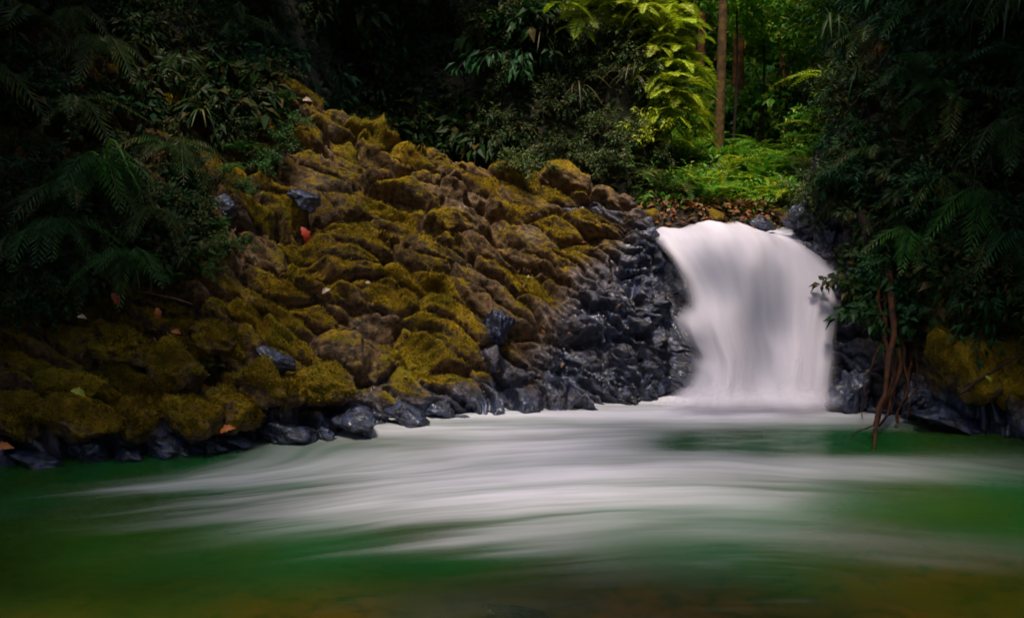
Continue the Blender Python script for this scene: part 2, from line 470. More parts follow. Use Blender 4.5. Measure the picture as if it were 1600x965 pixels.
al = abw[:, 0] * c_ + abw[:, 1] * s_; ac = -abw[:, 0] * s_ + abw[:, 1] * c_
def hr(h, k): return ((h >> k) & 255) / 127.5 - 1
j1, e1, ox1, oy1 = jitter_voronoi(al / 0.75, ac / 0.13, 5)
j2, e2, ox2, oy2 = jitter_voronoi(al / 0.24 + 3, ac / 0.05, 9)
f1 = 0.035 * hr(j1, 3) + 0.06 * hr(j1, 7) * ox1 + 0.05 * hr(j1, 11) * oy1 - 0.035 * (1 - np.clip(e1 / 0.22, 0, 1)) ** 2
f2 = 0.014 * hr(j2, 3) + 0.022 * hr(j2, 7) * ox2 + 0.022 * hr(j2, 11) * oy2
stri = fbm(xyz(al * 1.6, ac * 9.0, 3.0), 4)
calm = 1 - 0.75 * sm(1.6, 1.85, gx) * sm(3.25, 3.05, gx)
def saw(v): 
    f = v - np.floor(v)
    return np.where(f < 0.82, f / 0.82, (1 - f) / 0.18) - 0.5
lay = -ac / 0.25 + 0.9 * fbm(BP * 1.1 + 60, 3)
lay2 = -ac / 0.095 + 1.2 * fbm(BP * 1.7 + 80, 3)
amp = 0.6 + 0.6 * sm(-0.3, 0.4, fbm(BP * 0.9 + 70, 2))
crack = (0.6 + 0.5 * sm(-0.4, 0.4, fbm(BP * 1.2 + 90, 2)))
H = -0.21 * crack * (1 - 0.6 * wetfall) * (1 - prof) + prof * (h_r[cid] + tl_a[cid] * loc[:, 0] + tl_c[cid] * loc[:, 1])
H += 0.090 * amp * saw(lay) + 0.026 * amp * saw(lay2)
H += prof * (0.6 + 0.6 * wetfall) * f1 + (0.5 + 1.5 * wetfall) * f2
H += -0.14 * (1 - prof0) + np.clip(0.6 * h0[sid] + 0.4 * t0[sid, 0] * sloc[:, 0] + 0.6 * t0[sid, 1] * sloc[:, 1], -0.22, 0.22) * prof0
H += (0.016 + 0.03 * wetfall) * stri + 0.04 * fbm(xyz(al * 1.0, ac * 3.4, 2.0), 3) + 0.016 * fbm(xyz(al * 6, ac * 14, 4.0), 4) + 0.10 * fbm(BP * 0.8 + 9, 2)
crev = np.zeros(len(H))
for (xa, za), (xb, zb), dp in (((-3.0, 2.3), (-0.6, 0.35), 0.22), ((-2.4, 3.1), (0.2, 1.75), 0.16), ((-3.9, 1.7), (-2.6, 0.75), 0.18), ((-0.9, 2.3), (0.7, 0.9), 0.14)):
    A_ = np.array((xa, za)); D_ = np.array((xb, zb)) - A_; Q_ = np.stack([gx, BZ], 1) - A_
    q = np.clip(Q_ @ D_ / (D_ @ D_), 0, 1)
    ds = np.linalg.norm(Q_ - q[:, None] * D_, axis=1) + 0.10 * fbm(BP * 2.5 + xa, 3)
    crev = np.maximum(crev, dp * sm(0.16, 0.02, ds) * sm(0, 0.12, q) * sm(1, 0.85, q))
H = np.maximum(H - crev, -0.46 + 0.05 * fbm(BP * 6, 2))
H *= calm
VP = BP + N * H[:, None]
# moss and wetness
V3 = VP.reshape(nt, nx, 3)
NN = np.cross(np.gradient(V3, axis=1), np.gradient(V3, axis=0)).reshape(-1, 3)
NN /= np.linalg.norm(NN, axis=1)[:, None] + 1e-9
NN *= np.sign((NN * N).sum(1))[:, None]
wetline = sm(0.42, 0.12, VP[:, 2] + 0.16 * fbm(BP * 2.2 + 3, 3))
blk = sp.uniform(-0.40, 0.24, m)
moss = 0.50 + 0.55 * NN[:, 2] - 0.5 * (1 - prof) * (1 - wetfall) - 0.25 * (1 - prof0) + blk[cid] + 0.60 * fbm(BP * 1.1 + 40, 4)
moss = moss - 1.1 * wetline - 1.0 * sm(-0.15, 0.55, d_bare) * sm(4.6, 3.6, gx)
wet = np.clip(np.maximum(wetline, wetfall * 0.95) + 0.25 * fbm(BP * 2.4, 2), 0, 1)
stray = sp.uniform(0, 1, m) < 0.015
wet = np.where(stray[cid], np.maximum(wet, 0.8), wet); moss = np.where(stray[cid], moss - 0.6, moss)

F = grid_faces(nx, nt)
fc = cid[F[:, 0]]
# sheet beneath the joints
st = 4
I = np.arange(nt * nx).reshape(nt, nx)[::st, ::st]
low = (BP - N * (0.55 * calm + 0.05)[:, None])[I.ravel()]
bank = link('rock_bank', make_mesh('rock_bank', low, grid_faces(I.shape[1], I.shape[0]),
            attrs={'moss': np.zeros(I.size), 'wet': wet[I.ravel()]}), M_ROCK)
tag(bank, 'sloping bank of jointed mossy bedrock running from the left shore to the waterfall', 'rock bank', kind='structure')
order = np.argsort(fc, kind='stable'); fs = fc[order]
starts = np.searchsorted(fs, np.arange(m)); ends = np.searchsorted(fs, np.arange(m) + 1)
for k in range(m):
    f = F[order[starts[k]:ends[k]]]
    if len(f) < 12: continue
    ids, inv = np.unique(f, return_inverse=True)
    v = VP[ids]; c = v.mean(0)
    me = make_mesh('rock_block', v - c, inv.reshape(f.shape), attrs={'moss': moss[ids], 'wet': wet[ids]})
    link('rock_block', me, M_ROCK, bank, tuple(c))

def moss_fuzz():
    r = np.random.default_rng(33)
    pr = np.clip(moss - 0.5, 0, 0.5) * (prof > 0.85) * (gt > 0) * (gt < 1.06) * (gx > -4.6) * (gx < 1.7)
    k = r.choice(len(gx), 50000, p=pr / pr.sum())
    P = VP[k] + r.normal(0, 0.006, (len(k), 3)); D = NN[k] + r.normal(0, 0.55, (len(k), 3)) + (0, 0, 0.2); D /= np.linalg.norm(D, axis=1)[:, None]
    S = np.cross(D, r.normal(size=D.shape)); S /= np.linalg.norm(S, axis=1)[:, None]
    L = r.uniform(0.010, 0.024, (len(k), 1))
    V = np.stack([P - S * L * 0.35, P + S * L * 0.35, P + D * L], 1).reshape(-1, 3)
    o = link('moss', make_mesh('moss', V, np.arange(len(V)).reshape(-1, 3), smooth=False, fattrs={'rnd': r.uniform(0, 1, len(k))}), M_MOSS)
    tag(o, 'short golden moss growing over the rock slope', 'moss', kind='stuff')
M_MOSS = leaf_material('moss_blade', (0.095, 0.066, 0.007), (0.28, 0.190, 0.014), (0.13, 0.14, 0.012), 0.3, 0.8, 0.05)
moss_fuzz()
def surf_zv(x, y):      # top of the rock bank or the soil
    ys_ = shore(x); yr_, zr_ = ridge(x)
    t = (y - ys_) / (yr_ - ys_)
    return np.where((t >= 0) & (t <= 1), bank_z(x, t), ground_z(x, y))
def surf_z(x, y): return float(surf_zv(np.array([float(x)]), np.array([float(y)]))[0])

# ------------------------------------------------------------------ boulders
import bmesh
def ico(sub):
    bm = bmesh.new(); bmesh.ops.create_icosphere(bm, subdivisions=sub, radius=1.0)
    v = np.array([p.co for p in bm.verts]); f = np.array([[q.index for q in p.verts] for p in bm.faces]); bm.free()
    return v, f
ICO4 = ico(5); ICO3 = ico(4); ICO2 = ico(3)
def boulder_mesh(seed, dims, wetz=-9, mossy=1.0, base=ICO4, loc=(0, 0, 0), rough=1.0, allwet=0.0):
    r = np.random.default_rng(seed)
    v, f = base; v = v.copy()
    pl = r.normal(size=(13, 3)); pl /= np.linalg.norm(pl, axis=1)[:, None]
    off = r.uniform(0.50, 0.92, 13)
    rad = np.full(len(v), 1.0)
    for p_, o_ in zip(pl, off):
        dt = v @ p_
        lim = np.where(dt > 0.05, o_ / np.maximum(dt, 0.05), 9)
        k = 0.045; hh = np.clip(0.5 + 0.5 * (lim - rad) / k, 0, 1)
        rad = lim * (1 - hh) + rad * hh - k * hh * (1 - hh)
    v = v * rad[:, None]
    v = v * (1 + rough * (0.22 * fbm(v * 1.3 + seed, 3) + 0.07 * fbm(v * 4.5 + seed, 4))[:, None])
    n = v / np.linalg.norm(v, axis=1)[:, None]
    v = v * np.array(dims)
    nz = n[:, 2]
    wz = v[:, 2] + loc[2]
    wl_ = sm(wetz + 0.15, wetz - 0.05, wz + 0.06 * fbm(v * 4, 2))
    moss_ = (mossy > 1.3) * 0.25 + mossy * (0.46 + 0.48 * nz + 0.5 * fbm(v / max(dims) * 1.4 + seed, 4)) - 1.1 * wl_
    return make_mesh('boulder', v, f, attrs={'moss': moss_, 'wet': np.clip(np.maximum(wl_, allwet), 0, 1)})
def boulder(name, px, py, Y, wpx, hpx, seed, label, cat='boulder', mossy=1.0, group=None, wetz=0.12, rz=0.0, ry=0.25, allwet=0.0, rough=1.0, base=ICO4, deep=0.8):
    p = at(px, py, Y); s = Y / FPX
    dims = (wpx * s * 0.56, max(wpx, hpx) * s * 0.5 * deep, hpx * s * 0.58)
    me = boulder_mesh(seed, dims, wetz, mossy, base, p, rough, allwet)
    o = link(name, me, M_ROCK, None, p, (0.1, ry, rz))
    if mossy >= 1.0:
        r = np.random.default_rng(seed); n_ = len(me.vertices); co = np.zeros(n_ * 3, np.float32); me.vertices.foreach_get('co', co); co = co.reshape(-1, 3)
        ms = np.zeros(n_, np.float32); me.attributes['moss'].data.foreach_get('value', ms)
        pr = np.clip(ms - 0.4, 0, 0.6); k = r.choice(n_, 1700, p=pr / pr.sum())
        nn = co[k] / np.array(dims) ** 2; nn /= np.linalg.norm(nn, axis=1)[:, None]
        P = co[k] + r.normal(0, 0.008, (len(k), 3)) - nn * 0.004; D = nn + r.normal(0, 0.55, P.shape); D /= np.linalg.norm(D, axis=1)[:, None]
        S = np.cross(D, r.normal(size=D.shape)); S /= np.linalg.norm(S, axis=1)[:, None]; L = r.uniform(0.012, 0.03, (len(k), 1))
        V = np.stack([P - S * L * 0.35, P + S * L * 0.35, P + D * L], 1).reshape(-1, 3)
        f = link('moss', make_mesh('moss', V, np.arange(len(V)).reshape(-1, 3), smooth=False, fattrs={'rnd': r.uniform(0, 1, len(k))}), M_MOSS, o); f['kind'] = 'stuff'
    return tag(o, label, cat, group)

BL = [ # px, py, Y, w, h, label
    (270, 578, 8.75, 95, 100, 'golden mossy boulder standing tallest among the shore boulders on the left'),
    (404, 596, 8.75, 100, 70, 'rounded yellow mossy boulder right of the tall one, beside a dark wet gap'),
    (124, 662, 8.25, 125, 70, 'wide mossy boulder close to the water near the left edge'),
    (22, 662, 8.15, 90, 66, 'low mossy boulder cut by the left edge of the picture'),
    (222, 655, 8.35, 84, 84, 'dark olive mossy boulder between the wide one and the twin pair'),
    (300, 648, 8.45, 100, 84, 'mossy boulder directly below the tallest shore boulder'),
    (372, 642, 8.6, 100, 76, 'mossy boulder above the orange fallen leaf'),
    (112, 606, 8.55, 110, 52, 'slanting narrow mossy boulder with a yellow leaf on it'),
    (340, 530, 9.2, 110, 62, 'brownish mossy boulder up the slope behind the tallest one'),
    (190, 545, 9.1, 100, 56, 'dim mossy boulder under the dark ferns on the left'),
    (455, 615, 8.95, 50, 60, 'small upright mossy boulder leaning into the dark gap'),
    (40, 590, 8.9, 80, 60, 'dark mossy boulder high at the left edge'),
    (500, 600, 9.2, 120, 60, 'flat-topped mossy boulder just right of the dark wet gap'),
]
for k, (px, py, Y_, w, h, lb) in enumerate(BL):
    boulder('mossy_boulder', px, py, Y_, w, h, 100 + k, lb, group='mossy boulders on the left shore', rz=random.uniform(-.5, .5), ry=random.uniform(.1, .5), wetz=0.10)

# wet stones along the water line
WS = [(60, 718, 8.1, 90, 34), (148, 712, 8.2, 54, 44), (200, 712, 8.25, 66, 30), (275, 700, 8.4, 74, 40), (338, 698, 8.5, 40, 22),
      (372, 690, 8.6, 54, 30), (452, 682, 8.8, 84, 40), (505, 676, 8.95, 40, 26), (560, 662, 9.1, 90, 40), (640, 652, 9.5, 70, 30), (690, 640, 9.8, 60, 40)]
WL = ['long low dark stone in the shallows at the far left', 'upright blue-black stone under the wide mossy boulder', 'flat dark stone at the foot of the olive boulder', 'blue glinting wet stone below the twin mossy boulders',
      'tiny black stone left of the orange leaf', 'small wet stone right of the orange leaf', 'broad bluish wet stone at the bend of the shore', 'small dark stone where the foam first touches the shore',
      'broad blue-black stone lapped by foam', 'low wet stone in foam under the dark crevice', 'wet grey stone at the foot of the bare slope']
for k, (px, py, Y_, w, h) in enumerate(WS):
    boulder('wet_stone', px, py, Y_, w, h, 200 + k, WL[k], 'stone', mossy=0.15, group='wet stones along the left shore', allwet=1.0, wetz=0.3, rough=1.5, base=ICO3, rz=random.uniform(-1, 1))
boulder('shiny_stone', 425, 562, 9.0, 66, 30, 301, 'shiny blue-grey wet stone lodged between mossy boulders', 'stone', mossy=0.05, allwet=1.0, wetz=3, ry=0.4)
boulder('shiny_stone', 347, 330, 10.6, 44, 46, 302, 'glossy blue-grey stone in the dark undergrowth of the upper left slope', 'stone', mossy=0.05, allwet=1.0, wetz=9, ry=0.5)
boulder('shiny_stone', 480, 312, 10.9, 60, 36, 303, 'wet grey stone near the top of the slope, above the red leaf', 'stone', mossy=0.05, allwet=1.0, wetz=9)
boulder('grey_boulder', 775, 515, 10.5, 62, 74, 304, 'rounded bare grey boulder at the middle of the slope', mossy=0.1, allwet=0.55, wetz=9)
# right bank
boulder('mossy_boulder', 1525, 562, 9.5, 205, 160, 321, 'big mossy boulder under the dark trees on the right bank', mossy=1.25, wetz=0.15, ry=0.1)
boulder('mossy_boulder', 1612, 600, 9.2, 110, 110, 322, 'mossy boulder cut by the right edge of the picture', mossy=1.4, wetz=0.1, ry=-0.1)
boulder('dark_boulder', 1332, 615, 10.1, 62, 80, 323, 'wet dark boulder at the right foot of the waterfall', mossy=0.0, allwet=1.0, wetz=9, rough=1.8)
boulder('dark_boulder', 1440, 615, 9.8, 90, 76, 324, 'dim wet boulder behind the hanging root', mossy=0.1, allwet=0.9, wetz=9, rough=1.6)
boulder('dark_boulder', 1500, 660, 9.4, 170, 40, 325, 'low black rock ledge at the foot of the big mossy boulder', mossy=0.0, allwet=0.8, wetz=9, rough=1.4)
boulder('lip_boulder', 1272, 338, 11.75, 70, 60, 326, 'blue-grey wet boulder at the right end of the waterfall lip', mossy=0.0, allwet=1.0, wetz=9, rough=2.0)
boulder('lip_boulder', 1300, 385, 11.45, 60, 60, 327, 'dark wet boulder hanging over the right edge of the falling water', mossy=0.1, allwet=1.0, wetz=9, rough=2.0)
boulder('lip_boulder', 1008, 362, 11.75, 56, 50, 330, 'dark wet boulder at the left end of the waterfall lip', mossy=0.1, allwet=1.0, wetz=9, rough=1.8)
boulder('lip_boulder', 1250, 356, 11.9, 40, 34, 331, 'small dark boulder tucked under the blue-grey one at the right of the lip', mossy=0.0, allwet=1.0, wetz=9, rough=1.8)
boulder('lip_boulder', 1192, 349, 12.2, 44, 20, 328, 'small smooth boulder washed by the stream just above the lip', mossy=0.0, allwet=1.0, wetz=9)
for k, (px, w, h) in enumerate(((1012, 40, 26), (1062, 50, 20), (1118, 34, 16), (1160, 46, 18), (1228, 40, 22))):
    if k in (1, 3): continue
    boulder('bank_stone', px, 338 - 2 * (k % 2), 12.75, w, h, 340 + k, ['brown stone at the left end of the stream bank above the lip', 'flat brown stone among orange leaves left of the lip centre', 'tiny brown stone at the centre of the bank above the lip', 'low mossy stone right of the lip centre', 'brown stone beside the blue-grey lip boulder'][k], 'stone', mossy=0.7, wetz=-9, base=ICO3)
boulder('sunken_stone', 815, 975, 5.25, 150, 26, 329, 'pale blue-grey stone just breaking the water at the bottom edge', 'stone', mossy=0.0, allwet=0.8, wetz=9)

# ------------------------------------------------------------------ pool with foam
CP = [(1050,655,1),(1150,655,1),(1230,655,1),(1290,652,.8),(1325,660,.1),(900,660,.7),(800,662,.6),(700,668,.5),(600,685,.42),(500,700,.32),(400,715,.28),(300,735,.14),(150,745,.04),(0,760,0),
 (1100,688,.0),(1150,686,-.25),(1200,686,-.3),(1270,686,-.25),(1320,690,.03),(1100,672,.3),(1200,670,.12),(1270,668,.12),(1150,700,-.05),(1230,703,-.05),(1180,712,.3),(1350,782,.1),(1420,790,.02),(1600,800,0),(1020,688,.6),(900,690,.85),(1450,700,.02),(1580,700,.02),(1380,690,.0),
 (800,700,.85),(700,720,.78),(600,730,.7),(500,740,.58),(400,750,.5),(300,770,.4),(200,775,.3),(100,785,.14),(0,790,.02),
 (1050,715,.6),(1150,730,.62),(1250,735,.55),(1350,735,.42),(1450,738,.3),(1550,730,.22),(1600,725,.2),
 (1000,760,.75),(900,760,.85),(800,770,.85),(700,780,.75),(600,790,.6),(500,800,.5),(400,800,.4),(300,810,.22),(200,815,.08),(80,815,.02),
 (1100,770,.6),(1200,770,.4),(1300,762,.25),(1400,765,.06),(1500,770,.02),(1600,760,.02),
 (900,805,.5),(800,812,.5),(1000,805,.35),(1050,815,.12),(1100,805,.3),(1200,810,.2),(1300,815,.1),(1500,800,.03),
 (850,835,.25),(920,855,.3),(700,840,.18),(600,840,.10),(500,840,.07),(1000,845,.08),(1100,845,.14),(1300,835,.18),(1450,855,.13),(1600,860,.08),
 (300,860,.03),(100,860,.02),(400,900,.02),(600,900,.01),(800,900,.03),(1100,890,.07),(1300,900,.04),(1600,920,0),(0,900,0),(0,965,0),(400,960,0),(760,958,.08),(860,960,.15),(1000,950,.03),(1600,960,0),(1200,940,.05),(200,930,.0)]
cpw = np.array([on_plane(a, b_) for a, b_, _ in CP]); cpv = np.array([c for _, _, c in CP])
nx, ny = 620, 560
X, Y = np.meshgrid(np.linspace(-5.6, 5.6, nx), np.concatenate([np.linspace(2.5, 4.6, 40), np.linspace(4.6, 11.0, ny - 39)[1:]]))
ny = X.shape[0] ; X = X.ravel(); Y = Y.ravel()
foam = np.zeros(len(X))
dd = np.sqrt((X - 1.3) ** 2 + 0.7)
sc_ = Y + 0.36 * dd * sm(9.6, 7.6, Y) + 0.12 * fbm(xyz(X * 0.45, Y * 0.6, 2.0), 2)
stk = fbm(xyz(X * 0.28, sc_ * 2.4, 0.0), 4, 0.6)
stk2 = fbm(xyz(X * 0.45, sc_ * 9.0, 7.0), 3, 0.6)
wx = X + 0.4 * stk; wy = Y + (0.10 * stk) * sm(9.6, 8.2, Y)
for k in range(0, len(X), 20000):
    dx = (wx[k:k + 20000, None] - cpw[None, :, 0]) / 0.40; dy = (wy[k:k + 20000, None] - cpw[None, :, 1]) / (np.where(cpw[None, :, 1] < 8.2, 0.040, 0.025) * cpw[None, :, 1])
    w = np.exp(-0.5 * (dx * dx + dy * dy)) + 1e-5 / (0.3 + dx * dx + dy * dy)
    foam[k:k + 20000] = (w * cpv).sum(1) / w.sum(1)
foam = 0.93 * foam * (1 + 0.55 * stk + 0.22 * stk2 * sm(0.2, 0.6, foam))
foam = np.maximum(foam, 0); foam = np.where(foam < 0.3, foam * foam / 0.3, foam) ; foam = 1.02 * foam
inside = sm(-0.02, 0.12, shore(X) - Y + 0.05)
foam = foam * (1 - 0.75 * sm(-1.2, -3.2, X) * sm(7.6, 8.4, Y))
foam = foam * (1 - sm(-2.4, -3.9, X + 0.6 * stk))
foam = np.clip(foam, 0, 0.97)
deep = 0.72 + 0.12 * fbm(xyz(X * .5, Y * .5, 5.), 2)
deep = deep - 0.62 * sm(7.0, 5.3, Y + 0.5 * fbm(xyz(X * .6, Y * .8, 9.), 2)) + 0.1 * sm(9, 7, Y)
Zw = 0.004 * stk + 0.02 * foam + 0.006 * fbm(xyz(X * 2, Y * 4, 1.), 2)
pool = link('pool', make_mesh('pool', np.stack([X, Y, Zw], 1), grid_faces(nx, ny), attrs={'foam': foam, 'deep': np.clip(deep, 0, 1)}), M_POOL)
tag(pool, 'green pool streaked with silky white foam below the waterfall', 'water', kind='structure')

# ------------------------------------------------------------------ stream above the lip and the waterfall
FROWS = np.array([(13.3, 1.86), (12.6, 1.83), (12.0, 1.79), (11.6, 1.73), (11.36, 1.63), (11.14, 1.45), (10.92, 1.17), (10.72, 0.85), (10.52, 0.49), (10.34, 0.22), (10.18, 0.11), (9.9, 0.065)])
EL = np.array([(335, 985), (350, 1005), (361, 1013), (406, 1047), (440, 1064), (472, 1072), (498, 1056), (530, 1070), (558, 1090), (580, 1078), (605, 1058), (630, 1020), (645, 985), (670, 950)])
ER = np.array([(335, 1236), (352, 1238), (361, 1248), (372, 1271), (413, 1303), (428, 1326), (469, 1328), (529, 1316), (640, 1306), (670, 1310)])
FD = [(1010,350,.7),(1060,352,.85),(1120,350,.95),(1180,348,.9),(1230,352,.85),(1030,375,.8),(1080,372,.8),(1130,370,.85),(1180,372,.9),(1230,376,.95),(1262,384,.9),
 (1050,402,.8),(1080,402,.42),(1110,410,.36),(1140,402,.5),(1170,400,.68),(1200,402,.6),(1230,402,.78),(1270,405,.92),(1295,420,.85),(1060,425,.9),(1078,430,.75),(1095,428,.4),(1110,440,.38),
 (1090,452,.92),(1075,460,.6),(1115,476,.95),(1135,442,.42),(1160,450,.5),(1190,450,.42),(1220,450,.6),(1255,450,.85),(1285,450,.92),(1308,462,.8),
 (1070,505,.8),(1100,515,.95),(1130,508,.97),(1155,500,.72),(1180,500,.5),(1200,490,.34),(1220,500,.5),(1250,500,.82),(1285,500,.92),(1308,500,.7),
 (1085,555,.45),(1100,560,.5),(1120,550,.95),(1150,560,.92),(1174,560,.62),(1190,560,.45),(1210,560,.66),(1240,560,.9),(1285,560,.88),
 (1085,600,.8),(1120,600,.97),(1150,600,.9),(1172,605,.62),(1200,600,.82),(1250,600,.95),(1285,600,.85),(1060,640,1),(1120,640,1),(1170,640,.95),(1230,640,1),(1290,640,.95),(1060,325,.6),(1200,325,.6)]
FDa = np.array(FD, float)
def pypx(Y_, z_): return CY - FPX * math.tan(math.atan2(z_ - CAMZ, Y_) + PITCH)
FPY = np.array([pypx(*q) for q in FROWS])
def g2(U, V, u, v, su, sv): return np.exp(-((U - u) / su) ** 2 - ((V - v) / sv) ** 2)
def falls(nu, nv, v0, v1, name, push, dens_fn, mat, parent=None, widen=0.0):
    v = np.linspace(v0, v1, nv); u = np.linspace(0, 1, nu); k = np.arange(len(FROWS))
    def cub(a, n_):
        a = a.copy()
        for _ in range(n_): a[1:-1] = 0.25 * a[:-2] + 0.5 * a[1:-1] + 0.25 * a[2:]
        return a
    Yc = cub(np.interp(v, k, FROWS[:, 0]), 60); Zc = cub(np.interp(v, k, FROWS[:, 1]), 60); PY = cub(np.interp(v, k, FPY), 60)
    Lc = cub(np.interp(PY, EL[:, 0], EL[:, 1]), 12) - widen; Rc = cub(np.interp(PY, ER[:, 0], ER[:, 1]), 12) + widen
    U, V = np.meshgrid(u, v)
    PX = Lc[:, None] + (Rc - Lc)[:, None] * U; PYg = np.broadcast_to(PY[:, None], PX.shape)
    Xg = (PX - 800) / FPX * Yc[:, None]
    bend = np.clip(V - 4, 0, 5)
    Xf = Xg - 0.10 * bend * np.exp(-((U - 0.15) / 0.22) ** 2) + 0.07 * bend * np.exp(-((U - 0.9) / 0.25) ** 2)
    n = fbm(xyz((Xf * 4.5).ravel(), (V * 0.30).ravel(), 3.3), 2, 0.4).reshape(U.shape)
    n2 = 0.6 * fbm(xyz((Xf * 14).ravel(), (V * 0.35).ravel(), 8.3), 1).reshape(U.shape)
    a = PX.ravel()[:, None] - FDa[None, :, 0]; c = PYg.ravel()[:, None] - FDa[None, :, 1]
    w = np.exp(-0.5 * ((a / 15) ** 2 + (c / 24) ** 2)) + 1e-7
    base = ((w * FDa[:, 2]).sum(1) / w.sum(1)).reshape(U.shape)
    fall = sm(3.0, 6.0, V)
    Yg = Yc[:, None] - fall * (0.46 * (base - 0.6) + 0.03 * n + 0.002 * n2) - push
    Yg = Yg + 0.10 * (sm(0.07, 0, U) + sm(0.93, 1.0, U)) * fall
    Zg = Zc[:, None] + (1 - fall) * (0.045 * np.sin(U * 8.5 + 3.4) + 0.04 * n) + 0.05 * g2(U, V, 0.72, 2.6, 0.09, 0.9) * (1 - fall)
    D = dens_fn(U, V, n, n2, base); E = np.ones_like(U)
    if isinstance(D, tuple): D, E = D
    return link(name, make_mesh(name, np.stack([Xg.ravel(), Yg.ravel(), Zg.ravel()], 1), grid_faces(nu, nv), attrs={'foam': np.clip(D, 0, 1).ravel(), 'body': np.clip(E, 0, 1).ravel()}), mat, parent)
def dens_main(U, V, n, n2, base):
    d = 1 - 1.5 * (1 - base) + 0.17 * n + 0.05 * n2
    edge = sm(0.0, 0.11, U + 0.05 * n + 0.02 * n2) * sm(1.0, 0.88, U + 0.04 * n + 0.02 * n2)
    return d, edge * sm(0.2, 1.2, V + 0.4 * n) * sm(10.7, 8.9, V + 0.3 * n)
wf = empty('waterfall', (0, 0, 0))
tag(wf, 'silky white waterfall pouring over the rock lip into the pool', 'waterfall', kind='structure')
falls(150, 200, 0.2, 11, 'water_sheet', 0.0, dens_main, M_FALLS, wf)
def dens_veil(U, V, n, n2, base):
    return (0.10 + 0.30 * n + 0.12 * n2 + 0.5 * (base - 0.75) + 0.55 * sm(8.6, 9.8, V)) * sm(0.0, 0.2, U) * sm(1.0, 0.8, U) * sm(5.0, 8.0, V) * sm(10.9, 9.0, V + 0.3 * n)
falls(120, 120, 5.0, 11, 'outer_strand', 0.10, dens_veil, M_VEIL, wf)
def dens_v2(U, V, n, n2, base):
    return (0.05 + 0.22 * n + 0.1 * n2 + 0.6 * sm(8.8, 9.8, V)) * sm(0.0, 0.25, U) * sm(1.0, 0.75, U) * sm(7.0, 9.4, V) * sm(10.9, 9.2, V + 0.3 * n)
falls(120, 120, 6.0, 11, 'outer_strand', 0.22, dens_v2, M_VEIL, wf, widen=14)

nx, ny = 90, 60
U_, Y = np.meshgrid(np.linspace(0, 1, nx), np.linspace(11.72, 12.9, ny)); U_ = U_.ravel(); Y = Y.ravel()
xl_ = 1.70 - 0.25 * (Y - 11.72); xr_ = 3.26 + 0.35 * (Y - 11.72); X = xl_ + (xr_ - xl_) * U_
f = 0.45 + 0.45 * fbm(xyz(X * 1.2, Y * 4.0, 2.), 3) + 0.45 * sm(12.4, 11.8, Y)
stream = link('stream', make_mesh('stream', np.stack([X, Y, 1.69 + 0.09 * (Y - 11.7) + 0.006 * fbm(xyz(X * 2, Y * 4, 0.), 2)], 1), grid_faces(nx, ny),
      attrs={'foam': np.clip(f, 0, .9), 'deep': np.full(len(X), .8)}), M_POOL)
tag(stream, 'shallow stream feeding the waterfall above the lip', 'water', kind='structure')

# ------------------------------------------------------------------ plant building
def norm(a): return a / (np.linalg.norm(a, axis=-1, keepdims=True) + 1e-9)
def leaves(P, D, Nn, L, W, droop=0.15, fold=0.25):
    """arrays of leaf base, direction, normal, length, width -> verts, tris, rnd per face"""
    D = norm(D); S = norm(np.cross(D, Nn)); Nn = np.cross(S, D)
    L = L[:, None]; W = W[:, None]
    mid = P + D * L * 0.45 + Nn * L * droop * 0.2
    tip = P + D * L - Nn * L * droop
    l = P + D * L * 0.42 + S * W * 0.5 + Nn * W * fold
    r = P + D * L * 0.42 - S * W * 0.5 + Nn * W * fold
    V = np.stack([P, l, mid, r, tip], 1).reshape(-1, 3)
    b = np.arange(len(P))[:, None, None] * 5
    T = np.array([(0, 3, 2), (0, 2, 1), (2, 3, 4), (2, 4, 1)])[None] + b
    return V, T.reshape(-1, 3)
def tube(path, rad, sides=7, seed=0, wob=0.0):
    path = np.asarray(path, float); n = len(path)
    rad = np.broadcast_to(rad, (n,))
    T = norm(np.gradient(path, axis=0))
    ref = np.array((0.31, 0.22, 0.92)); 
    S = norm(np.cross(T, ref)); Q = np.cross(T, S)
    a = np.linspace(0, 2 * math.pi, sides, endpoint=False)
    rr = rad[:, None] * (1 + wob * fbm(xyz(np.repeat(np.arange(n) * 0.6, sides), np.tile(np.cos(a) * 1.3, n), np.tile(np.sin(a) * 1.3, n) + seed), 2).reshape(n, sides))
    V = path[:, None] + S[:, None] * (np.cos(a)[None, :, None] * rr[..., None]) + Q[:, None] * (np.sin(a)[None, :, None] * rr[..., None])
    F_ = []
    for j in range(n - 1):
        for i in range(sides):
            F_.append((j * sides + i, j * sides + (i + 1) % sides, (j + 1) * sides + (i + 1) % sides, (j + 1) * sides + i))
    return V.reshape(-1, 3), np.array(F_)
def join(parts):
    V = []; F_ = []; o = 0
    for v, f_ in parts:
        V.append(v); F_.append(f_ + o); o += len(v)
    return np.concatenate(V), np.concatenate(F_)
def bez(p0, p1, p2, n):
    t = np.linspace(0, 1, n)[:, None]
    return (1 - t) ** 2 * np.asarray(p0) + 2 * t * (1 - t) * np.asarray(p1) + t * t * np.asarray(p2)

